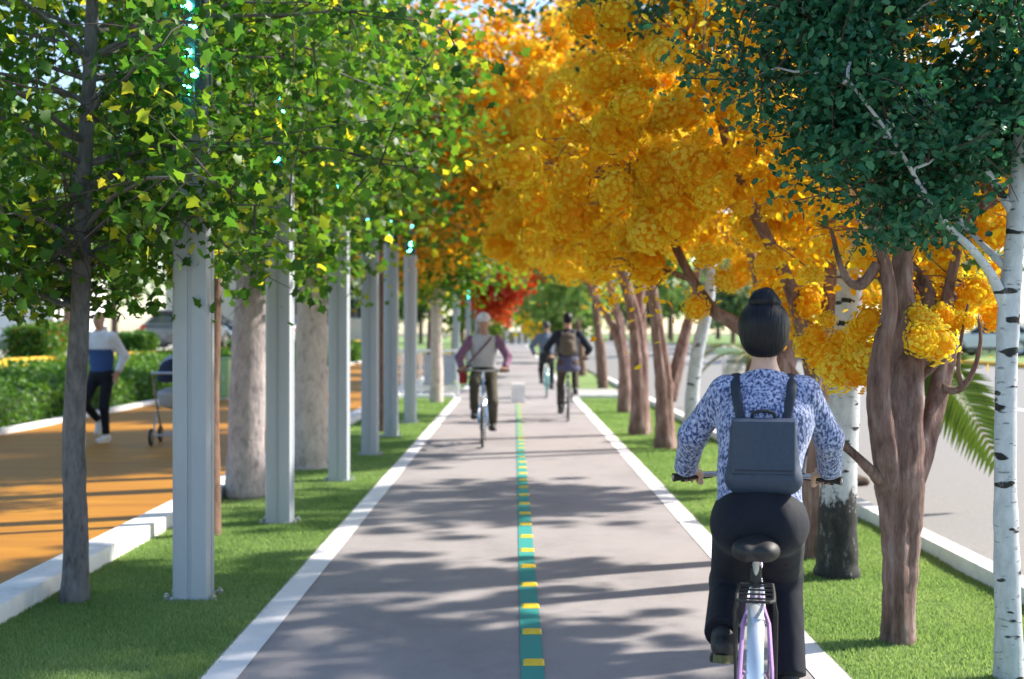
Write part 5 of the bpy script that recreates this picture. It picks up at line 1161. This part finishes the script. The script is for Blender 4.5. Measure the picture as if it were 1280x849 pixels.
# speckled knit
m, t, b = newmat('speckled_knit'); KNIT = m
n1 = noise(t, 80, 3, 0.55, (1.25, 1.25, 0.8)); n2 = noise(t, 160, 3, 0.6)
r1 = ramp(t, [(0.42, (0.030, 0.045, 0.13)), (0.47, (0.12, 0.16, 0.34)), (0.54, (0.27, 0.32, 0.52)), (0.68, (0.43, 0.48, 0.67))]); t.links.new(n1.outputs['Fac'], r1.inputs[0]); t.links.new(r1.outputs[0], b.inputs['Base Color'])
b.inputs['Roughness'].default_value = 0.95; b.inputs['Sheen Weight'].default_value = 0.3; bump(t, b, n1.outputs['Fac'], 0.55, 0.008)
fo = noise(t, 9, 3, 0.5, (1, 1, 0.5)); fb = t.nodes.new('ShaderNodeBump'); fb.inputs['Strength'].default_value = 0.6; fb.inputs['Distance'].default_value = 0.045; t.links.new(fo.outputs['Fac'], fb.inputs['Height'])
t.links.new(fb.outputs[0], b.inputs['Normal'].links[0].from_node.inputs['Normal'])
NAVY = cloth('navy_trousers', (0.0055, 0.0085, 0.019), (0.004, 0.006, 0.013), 90, 0.1, 0.75)
wom, J = rider('person', 'woman in speckled blue sweater and navy trousers riding the lilac bicycle, seen from behind', bike1, BB, dv, bar,
  dict(h=0.006, female=True, sz=0.795, hip_y=0.27, lean=0.145, sw=0.160, px=0.012, cx=0.02, hx=-0.002, hy=0.02, top=KNIT, legs=NAVY, hw=0.128, t0=0.088, t1=0.078, t2=0.072, hj=.092, kk=.06, br=.084, hemr=.142, eo=1.0, ko=-.03, straight=1.025, hd=1.13, hemleg=0.99, toe=-0.2, toe_r=0.0,
       s0=.058, s1=.056, s2=.048, sleeve_end=0.97, neck=.0, hem=.045, sole=mat('olive_sole', (0.10, 0.11, 0.035), (0.07, 0.075, 0.02), 30, 0.6), ua=.275, fa=.25, ease=.004))
HAIR = hairmat('black_hair', (0.004, 0.0045, 0.007), (0.012, 0.013, 0.020)); H = J['H']
Hs = SDF((H.x - .16, H.y - .2, H.z - .2), (H.x + .16, H.y + .2, H.z + .28), 0.005)
Hs.ell(H + Vector((0, -.012, .024)), (.104, .116, .110), .02); Hs.ell(H + Vector((0, -.050, -.034)), (.086, .068, .076), .03)
Hs.cut(H + Vector((0, .055, .02)), (0, 1, -.65), .2); Hs.cut(H + Vector((0, 0, -.082)), (0, .25, -1), .3)
ef = SDF((H.x - .16, H.y - .2, H.z - .2), (H.x + .16, H.y + .2, H.z + .28), 0.005)
for s in (-1, 1): ef.ell(H + Vector((s * .104, .010, -.02)), (.026, .034, .048), .01)
Hs.sub(ef); hr = Hs.build('hair', HAIR, wom)
Bn = SDF((H.x - .1, H.y - .15, H.z + .05), (H.x + .1, H.y + .1, H.z + .25), 0.005)
for k in range(15):
    a = k / 14 * 4 * math.pi; a2 = (k + 1) / 14 * 4 * math.pi; q = lambda t_: H + Vector((math.cos(t_) * .042 * (1 - t_ / 18), -.030 + math.sin(t_) * .036 * (1 - t_ / 18), .108 + .0030 * t_))
    Bn.cone(q(a), q(a2), .030, .030, .008)
Bn.build('bun', HAIR, hr)
rr = np.random.default_rng(77); b_ = MB()
for k in range(46):                                         # fly-away hairs at the nape, temples and bun
    a = rr.uniform(0, 2 * math.pi); z = rr.choice([-.085, -.04, .06, .135]); q = H + Vector((math.sin(a) * (.075 if z < 0 else .085 if z < .1 else .05), -.03 - abs(math.cos(a)) * .06, z))
    dv_ = Vector((math.sin(a) * .6, -.5, rr.uniform(-.9, .5))) * rr.uniform(.012, .04); b_.tube([q, q + dv_ * .5 + Vector((0, 0, .004)), q + dv_ + Vector((rr.normal(0, .006), 0, -.004))], [.0007, .0006, .0003], 4, False)
b_.build('loose_hair', HAIR, hr)['kind'] = 'stuff'
# backpack worn by the woman
PACK = mat('slate_leather', (0.018, 0.037, 0.078), (0.013, 0.028, 0.060), 50, 0.55, bmp=0.15, bd=0.002); PACKD = mat('dark_strap', (0.015, 0.023, 0.040), (0.011, 0.018, 0.031), 70, 0.6)
bag = empty('backpack', bike1.location, wyaw, 'small slate-blue flap backpack worn by the woman in front', 'backpack')
C, N, P, Wst = J['C'], J['N'], J['P'], J['W']; by = C.y - .155; bx = C.x - 0.004; zt = N.z - 0.165; zb = P.z + .115
S = SDF((bx - .2, by - .14, zb - .08), (bx + .2, by + .14, zt + .06), 0.006)
S.cone((bx - .085, by, zt - .05), (bx - .092, by - .01, zb + .045), .040, .048, .02); S.cone((bx + .085, by, zt - .05), (bx + .092, by - .01, zb + .045), .040, .048, .02)
S.cone((bx - .088, by - .012, zb + .046), (bx + .088, by - .012, zb + .046), .052, .052, .03); S.cone((bx - .08, by, zt - .045), (bx + .08, by, zt - .045), .040, .040, .02); S.cone((bx, by + .005, zt - .06), (bx, by - .005, zb + .06), .05, .06, .04, (1.75, 1, 1))
pb_ = S.build('pack_body', PACK, bag)
b_ = MB(); n = 9; fl_ = []
for i in range(n):
    t_ = i / (n - 1)
    z = zt - .203 * max(0, (t_ - .22) / .78); y_ = by + .045 - (.105 * min(1, t_ / .22) ** 0.7) - .012 * t_ if t_ < .22 else by - .062 - .014 * t_
    fl_.append((y_, z + (0.0 if t_ < .22 else 0)))
vs = []; fs = []
for sx in (-.119, -.112, .112, .119):
    for y_, z in fl_: vs.append((bx + sx, y_ + (.006 if abs(sx) > .115 else 0), z))
o_ = len(vs); vs += [(x, y_ + .007, z - .003) for x, y_, z in vs]
for off, rev in ((0, 0), (o_, 1)):
    for a in range(3):
        for i in range(n - 1):
            q = [off + a * n + i, off + (a + 1) * n + i, off + (a + 1) * n + i + 1, off + a * n + i + 1]; fs.append(q[::-1] if rev else q)
rim = [i for i in range(n)] + [n * 1 + n - 1, n * 2 + n - 1] + [3 * n + i for i in range(n - 1, -1, -1)] + [2 * n, n]
for i in range(len(rim)): a, c = rim[i], rim[(i + 1) % len(rim)]; fs.append([a, c, c + o_, a + o_])
b_.add(vs, fs); fp = b_.build('flap', PACK, bag, 50)
b_ = MB(); b_.tube([(bx - .108, by - .078, zt - .192), (bx + .108, by - .078, zt - .192)], .0022, 5); b_.build('stitching', PACKD, fp)
b_ = MB(); b_.tube([(bx - .045, by + .02, zt), (bx - .040, by + .012, zt + .020), (bx - .015, by + .01, zt + .028), (bx + .015, by + .01, zt + .028), (bx + .040, by + .012, zt + .020), (bx + .045, by + .02, zt)], .0075, 8); b_.build('handle', PACKD, bag)
b_ = MB(); b_.tube([(bx, by - .062, zt - .21), (bx, by - .071, zb + .06)], .002, 5); b_.build('seam', PACKD, pb_)
for s in (-1, 1):
    x0 = bx + s * .085; b_ = MB()
    pts = [(x0, by + .03, zt - .01), (x0 + s * .010, by + .055, zt + .045), (x0 + s * .020, C.y - .088, N.z - .075), (x0 + s * .024, N.y - .062, N.z - .030), (x0 + s * .022, N.y - .02, N.z - .003), (x0 + s * .020, N.y + .045, N.z - .015), (x0 + s * .03, N.y + .095, N.z - .10), (x0 + s * .05, C.y + .13, C.z), (x0 + s * .07, C.y + .06, C.z - .10), (x0 + s * .055, by + .06, zb + .06)]
    b_.tube(pts, .019, 8, True, 0.28, ref=(1, 0, 0)); b_.build('strap', PACKD, bag, 60)

# ---- man with cap riding towards the camera
blue = paint('blue_paint', (0.10, 0.26, 0.48, 1), 0.3)
sc2 = 1.05
bike2, BB, dv, bar = bicycle('bicycle', 'blue bicycle ridden by the man in the pale cap', (-0.44, 17.66 + 1.02 * sc2, 0), R(180), blue, silver, sz=0.86, hz=1.0, crank=-35, r=0.33, rack=False, scale=sc2)
VEST = cloth('grey_white_vest', (0.52, 0.52, 0.55), (0.42, 0.42, 0.45), 40); PURP = cloth('purple_sleeve', (0.25, 0.13, 0.22), (0.18, 0.09, 0.16), 50); OLIVE = cloth('olive_trousers', (0.075, 0.068, 0.048), (0.05, 0.046, 0.032), 40)
man, J = rider('person', 'man in pale cap, grey-white vest and purple sleeves cycling towards the camera', bike2, BB, dv, bar,
  dict(h=0.0085, sz=0.85, lean=0.10, hip_y=.23, sw=.185, top=VEST, top_name='vest', sleeve_mat=PURP, legs=OLIVE, skin=SKIN2, eo=.9, s0=.066, s1=.055, s2=.046, t0=.088, t1=.07, t2=.062, ease=.008, toe=0.0, toe_r=-.1, hem=.0))
H = J['H']; CAPM = cloth('pale_cap', (0.74, 0.75, 0.78), (0.66, 0.67, 0.7), 40)
Cp = SDF((H.x - .15, H.y - .18, H.z - .1), (H.x + .15, H.y + .25, H.z + .2), .006); Cp.ell(H + Vector((0, -.006, .040)), (.095, .114, .102), .0); Cp.cut(H + Vector((0, 0, .034)), (0, .12, -1), .3); Cp.ell(H + Vector((0, .115, .036)), (.092, .095, .016), .015, -.2); Cp.build('cap', CAPM, man)
Hr = SDF((H.x - .12, H.y - .15, H.z - .12), (H.x + .12, H.y + .1, H.z + .08), .006); Hr.ell(H + Vector((0, -.02, .01)), (.080, .098, .09), .0); Hr.cut(H + Vector((0, .02, 0)), (0, 1, 0), .3); Hr.cut(H + Vector((0, 0, -.05)), (0, 0, -1), .3); Hr.build('hair', hairmat('grey_hair', (.12, .12, .12), (.25, .25, .25)), man)
rb = empty('shoulder_bag', (0, 0, 0), 0, 'red shoulder bag hanging at the hip of the man in the cap', 'bag'); attach(rb, bike2)
REDB = mat('red_canvas', (0.38, 0.018, 0.03), (0.28, 0.012, 0.022), 60, 0.7, bmp=.2); P, N, C = J['P'], J['N'], J['C']
b_ = MB(); b_.box((.285, P.y + .04, P.z - .005), (.11, .17, .23), .03, seg=3); b1_ = b_.build('pouch', REDB, rb)
b_ = MB(); b_.box((.288, P.y + .04, P.z + .055), (.122, .182, .11), .02, seg=2); b_.build('flap', REDB, rb)
b_ = MB(); b_.tube([(.25, P.y + .05, P.z + .10), (.20, C.y + .12, P.z + .17), (.08, C.y + .145, C.z - .06), (-.04, C.y + .135, C.z + .07), (-.105, N.y + .06, N.z - .045), (-.12, N.y - .03, N.z - .02), (-.06, C.y - .135, C.z + .02), (.13, C.y - .12, P.z + .16), (.25, P.y, P.z + .09)], .013, 8, True, .3); b_.build('strap', mat('maroon_strap', (.12, .03, .05), None, 40, .7), rb, 60)

# ---- far man with rucksack
darkp = paint('dark_bike_paint', (0.03, 0.03, 0.035, 1), 0.3)
sc3 = 1.10
bike3, BB, dv, bar = bicycle('bicycle', 'dark bicycle ridden by the man with the brown rucksack', (0.96, 22.9, 0), R(-2), darkp, M['blackgloss'], sz=0.86, hz=1.0, crank=-60, rack=False, scale=sc3, guard=False, lady=False)
NAVYT = cloth('navy_jacket', (0.022, 0.026, 0.045), (0.015, 0.018, 0.03), 60); BRN = cloth('brown_trousers', (0.085, 0.062, 0.05), (0.06, 0.043, 0.035), 40)
m2, J = rider('person', 'man in navy top with brown rucksack cycling away down the path', bike3, BB, dv, bar, dict(h=.009, sz=.85, lean=.12, sw=.19, top=NAVYT, top_name='jacket', legs=BRN, skin=SKIN2, sleeve_end=.55, s0=.066, s1=.058, s2=.05, ease=.01, t2=.058))
H, P, N, C, Wst = J['H'], J['P'], J['N'], J['C'], J['W']
Hr = SDF((H.x - .13, H.y - .16, H.z - .13), (H.x + .13, H.y + .15, H.z + .17), .006); Hr.ell(H + Vector((0, -.012, .022)), (.082, .104, .104), .0); Hr.cut(H + Vector((0, .06, .03)), (0, 1, -.5), .3); Hr.cut(H + Vector((0, 0, -.065)), (0, .2, -1), .3); Hr.build('hair', HAIR, m2)
# plaid shirt tied round the waist
m, t, b = newmat('blue_plaid'); tc = t.nodes.new('ShaderNodeTexCoord'); PL = m; outs = []
for ax in ('X', 'Z'):
    wv = t.nodes.new('ShaderNodeTexWave'); wv.bands_direction = ax; wv.inputs['Scale'].default_value = 9; t.links.new(tc.outputs['Object'], wv.inputs[0]); outs.append(wv)
mu = t.nodes.new('ShaderNodeMath'); mu.operation = 'ADD'; t.links.new(outs[0].outputs['Fac'], mu.inputs[0]); t.links.new(outs[1].outputs['Fac'], mu.inputs[1])
r1 = ramp(t, [(0.3, (0.02, 0.022, 0.06)), (0.6, (0.05, 0.05, 0.13)), (0.95, (0.28, 0.26, 0.38))]); mu2 = t.nodes.new('ShaderNodeMath'); mu2.operation = 'MULTIPLY'; mu2.inputs[1].default_value = .5
t.links.new(mu.outputs[0], mu2.inputs[0]); t.links.new(mu2.outputs[0], r1.inputs[0]); t.links.new(r1.outputs[0], b.inputs['Base Color']); b.inputs['Roughness'].default_value = .9
Pw = SDF((-.3, -.1, P.z - .2), (.3, .6, P.z + .25), .008); Pw.cone(P + Vector((0, 0, .1)), P + Vector((0, -.03, -.09)), .142, .175, .03, (1.15, .9, 1)); Pw.cut(P + Vector((0, 0, .12)), (0, 0, 1), .4); Pw.cut(P + Vector((0, 0, -.12)), (0, 0, -1), .4); Pw.build('tied_shirt', PL, m2)
rk = empty('backpack', (0, 0, 0), 0, 'brown-grey rucksack on the back of the man in the navy top', 'backpack'); attach(rk, bike3)
RKM = cloth('brown_grey_canvas', (0.12, 0.095, 0.075), (0.085, 0.07, 0.055), 50)
S = SDF((-.25, C.y - .45, P.z), (.25, C.y + .05, N.z + .1), .008); S.cone((0, C.y - .19, N.z - .13), (0, C.y - .20, Wst.z + .03), .085, .10, .03, (1.45, 1, 1)); S.cone((0, C.y - .27, Wst.z + .14), (0, C.y - .28, Wst.z + .04), .06, .065, .02, (1.5, .8, 1)); S.build('pack_body', RKM, rk)
b_ = MB(); b_.tube([(-.04, C.y - .15, N.z - .05), (0, C.y - .15, N.z - .02), (.04, C.y - .15, N.z - .05)], .008, 6); b_.build('handle', PACKD, rk)
for s in (-1, 1):
    b_ = MB(); b_.tube([(s * .09, C.y - .14, N.z - .10), (s * .105, N.y - .07, N.z - .02), (s * .105, N.y + .02, N.z), (s * .11, N.y + .10, N.z - .10), (s * .13, C.y + .13, C.z), (s * .15, C.y, Wst.z + .05), (s * .10, C.y - .13, Wst.z + .03)], .024, 8, True, .3); b_.build('strap', PACKD, rk, 60)

# ---- farthest cyclist
tealp = paint('teal_bike_paint', (0.03, 0.30, 0.30, 1), 0.3)
bike4, BB, dv, bar = bicycle('bicycle', 'teal bicycle ridden by the farthest cyclist in grey-blue', (0.78, 30.9, 0), R(-1.4), tealp, tealp, sz=0.86, hz=1.0, crank=30, rack=False, scale=1.05)
GB = cloth('grey_blue_shirt', (0.13, 0.17, 0.25), (0.10, 0.13, 0.2), 50); DK = cloth('charcoal_trousers', (0.03, 0.03, 0.035), (0.02, 0.02, 0.025), 50)
m3, J = rider('person', 'farthest cyclist, in grey-blue shirt and charcoal trousers on the teal bicycle', bike4, BB, dv, bar, dict(h=.011, sz=.85, lean=.12, sw=.195, top=GB, top_name='shirt', legs=DK, skin=SKIN2, s0=.07, s1=.06, s2=.05, ease=.014))
H = J['H']; Hr = SDF((H.x - .13, H.y - .16, H.z - .13), (H.x + .13, H.y + .15, H.z + .17), .008); Hr.ell(H + Vector((0, -.012, .02)), (.079, .101, .101), .0); Hr.cut(H + Vector((0, .05, .03)), (0, 1, -.5), .3); Hr.cut(H + Vector((0, 0, -.06)), (0, .2, -1), .3); Hr.build('hair', hairmat('dark_grey_hair', (.03, .03, .035), (.09, .09, .1)), m3)

# ---- jogging man on the orange path (faces the camera)
jx = (127 - VX) / FPX * 17.5
JT = (jx, 17.5, 0.095); rot = R(180 - 14)
P = Vector((0, 0, .95)); N = P + Vector((0, .045, .56)); H = N + Vector((0, .02, .165)); C = P + Vector((0, .02, .36)); Wst = P + Vector((0, .0, .18))
sh = {s: N + Vector((s * .195, -.005, -.075)) for s in (-1, 1)}
# local +X shows on the photograph's left: the visible arm is the one at -X
el = {-1: sh[-1] + Vector((-.10, -.12, -.255)), 1: sh[1] + Vector((.06, -.16, -.24))}
wr = {-1: el[-1] + Vector((.035, .10, -.225)), 1: el[1] + Vector((-.03, .22, .10))}
hp = {s: P + Vector((s * .095, 0, -.05)) for s in (-1, 1)}
kn = {-1: hp[-1] + Vector((.02, .06, -.42)), 1: hp[1] + Vector((.02, .24, -.36))}
an = {-1: Vector((hp[-1].x + .03, -.01, .095)), 1: kn[1] + Vector((0, -.34, -.24))}
lo, hi = (-.55, -.5, -.02), (.55, .6, 2.0)
Bd = SDF(lo, hi, .009); head_prims(Bd, H, N, False); Bd.cone(P, C, .10, .115, .05, (1.2, .8, 1)); Bd.cone(C, N + Vector((0, 0, -.05)), .1, .05, .05, (1.2, .8, 1)); Bd.cone(sh[-1], sh[1], .045, .045, .04)
for s in (-1, 1):
    Bd.cone(sh[s], el[s], .045, .036, .03); Bd.cone(el[s], wr[s], .036, .026, .02); open_hand(Bd, wr[s], wr[s] - el[s], s, (-s * .3, 1, 0)); Bd.cone(hp[s], kn[s], .075, .05, .04); Bd.cone(kn[s], an[s], .048, .035, .03)
jog = Bd.build('person', SKIN2); tag(jog, 'bald man in white and blue hoodie and dark trousers jogging on the orange path', 'person'); jog.location = JT; jog.rotation_euler = (0, 0, rot); face_parts(jog, H)
m, t, b = newmat('white_blue_hoodie'); HD = m; tc = t.nodes.new('ShaderNodeTexCoord'); sp_ = t.nodes.new('ShaderNodeSeparateXYZ'); t.links.new(tc.outputs['Object'], sp_.inputs[0])
gt = t.nodes.new('ShaderNodeMath'); gt.operation = 'GREATER_THAN'; gt.inputs[1].default_value = 1.27; t.links.new(sp_.outputs['Z'], gt.inputs[0])
ab = t.nodes.new('ShaderNodeMath'); ab.operation = 'ABSOLUTE'; t.links.new(sp_.outputs['X'], ab.inputs[0]); g2 = t.nodes.new('ShaderNodeMath'); g2.operation = 'GREATER_THAN'; g2.inputs[1].default_value = .185; t.links.new(ab.outputs[0], g2.inputs[0])
mx_ = t.nodes.new('ShaderNodeMath'); mx_.operation = 'MAXIMUM'; t.links.new(gt.outputs[0], mx_.inputs[0]); t.links.new(g2.outputs[0], mx_.inputs[1])
mc = t.nodes.new('ShaderNodeMix'); mc.data_type = 'RGBA'; mc.inputs[6].default_value = (.025, .07, .22, 1); mc.inputs[7].default_value = (.58, .60, .66, 1); t.links.new(mx_.outputs[0], mc.inputs[0]); t.links.new(mc.outputs[2], b.inputs['Base Color']); b.inputs['Roughness'].default_value = .9
n_ = noise(t, 9, 5); bump(t, b, n_.outputs['Fac'], .5, .03)
T = SDF(lo, hi, .009); T.cone(P + Vector((0, 0, .0)), Wst, .140, .138, .05, (1.15, .85, 1)); T.cone(Wst, C, .138, .155, .05, (1.15, .82, 1)); T.cone(C, N + Vector((0, 0, -.07)), .155, .09, .05, (1.15, .8, 1)); T.cone(sh[-1] + Vector((.03, 0, 0)), sh[1] - Vector((.03, 0, 0)), .066, .066, .05); T.cone(N + Vector((0, -.02, -.05)), N + Vector((0, -.03, .03)), .085, .085, .04)
T.cut(N + Vector((0, 0, .03)), (0, .5, 1), .2); T.cut(P + Vector((0, 0, -.04)), (0, 0, -1), .4)
for s in (-1, 1): T.cone(sh[s], el[s], .070, .062, .05); T.cone(el[s], el[s].lerp(wr[s], .96), .062, .048, .03); T.cut(el[s].lerp(wr[s], .96), wr[s] - el[s], .07)
T.build('hoodie', HD, jog)
K = SDF(lo, hi, .009); K.ell(P + Vector((0, 0, -.03)), (.172, .128, .13), .05)
for s in (-1, 1): K.ell(P + Vector((s * .075, -.05, -.05)), (.09, .09, .10), .04); K.cone(hp[s], kn[s], .09, .066, .05); K.cone(kn[s], kn[s].lerp(an[s], .96), .066, .05, .03); K.cut(kn[s].lerp(an[s], .96), an[s] - kn[s], .08)
K.cut(P + Vector((0, 0, .06)), (0, 0, 1), .3); K.build('trousers', NAVY, jog)
WS = mat('white_shoe', (.72, .72, .73), None, 20, .5)
shoe_meshes(jog, an[-1], (0, 1, 0), WS, WS); shoe_meshes(jog, an[1], (0, .45, -.9), WS, WS)

# ---- pushchair on the orange path, mostly behind the nearest pole
pcx = (219 - VX) / FPX * 17.2
pch = empty('pushchair', (pcx, 17.2, 0.095), R(5), 'pushchair with grey and navy hood on the orange path behind the nearest light pole', 'pushchair')
HOODA, HOODB = cloth('grey_hood', (.30, .33, .40), (.24, .27, .33), 60), cloth('navy_hood', (.02, .03, .06), (.015, .02, .045), 60)
def hood(name, a0, a1, m_, parent, rr_=.30):
    b_ = MB(); vs = []; fs = []; n1, n2 = 9, 10
    for r2 in (rr_, rr_ - .014):
        for i in range(n1):
            a = R(a0 + (a1 - a0) * i / (n1 - 1))
            for k in range(n2):
                p = math.pi * k / (n2 - 1); vs.append((math.cos(p) * .24 * r2 / rr_, -math.sin(p) * math.cos(a) * r2 * 1.0, .88 + math.sin(p) * math.sin(a) * r2 * 1.1))
    o_ = n1 * n2
    for off, rev in ((0, 0), (o_, 1)):
        for i in range(n1 - 1):
            for k in range(n2 - 1): q = [off + i * n2 + k, off + (i + 1) * n2 + k, off + (i + 1) * n2 + k + 1, off + i * n2 + k + 1]; fs.append(q[::-1] if rev else q)
    for k in range(n2 - 1): fs.append([k, k + 1, k + 1 + o_, k + o_]); q = (n1 - 1) * n2; fs.append([q + k, q + k + o_, q + k + 1 + o_, q + k + 1])
    b_.add(vs, fs); return b_.build(name, m_, parent, 60)
hood('hood', 55, 130, HOODA, pch); hood('hood', -8, 55, HOODB, pch); pch.children[-1].name = 'back_panel'
S = SDF((-.3, -.4, .35), (.3, .5, .95), .012); S.cone((0, -.22, .72), (0, .30, .62), .15, .12, .05, (1.35, 1, 1)); S.cone((0, -.18, .62), (0, .2, .56), .14, .12, .05, (1.35, 1, 1)); S.cut((0, 0, .74), (0, -.1, 1), .6); S.build('seat', cloth('pale_grey_seat', (.40, .41, .45), (.33, .34, .38), 60), pch)
b_ = MB()
for s in (-1, 1):
    b_.tube([(s * .24, .36, .12), (s * .24, -.05, .56), (s * .24, -.35, .96)], .014, 8); b_.tube([(s * .24, -.30, .14), (s * .24, .12, .52), (s * .24, .25, .62)], .014, 8)
b_.tube([(-.24, -.35, .96), (.24, -.35, .96)], .018, 8); b_.tube([(-.24, -.30, .14), (.24, -.30, .14)], .011, 8); b_.tube([(-.24, .36, .12), (.24, .36, .12)], .011, 8); b_.build('frame', M['steel'], pch)
for x, y_ in ((-.26, -.30), (.26, -.30), (-.26, .36), (.26, .36)):
    w_ = torus_part('wheel', .095, .022, M['black'], pch, 24, 8); w_.location = (x, y_, .117)
    b_ = MB(); b_.lathe([(0, -.02), (.03, -.02), (.08, -.012), (.08, .012), (.03, .02), (0, .02)], 16, (0, 0, 0), 'x'); b_.build('rim', M['steel'], w_, 40)
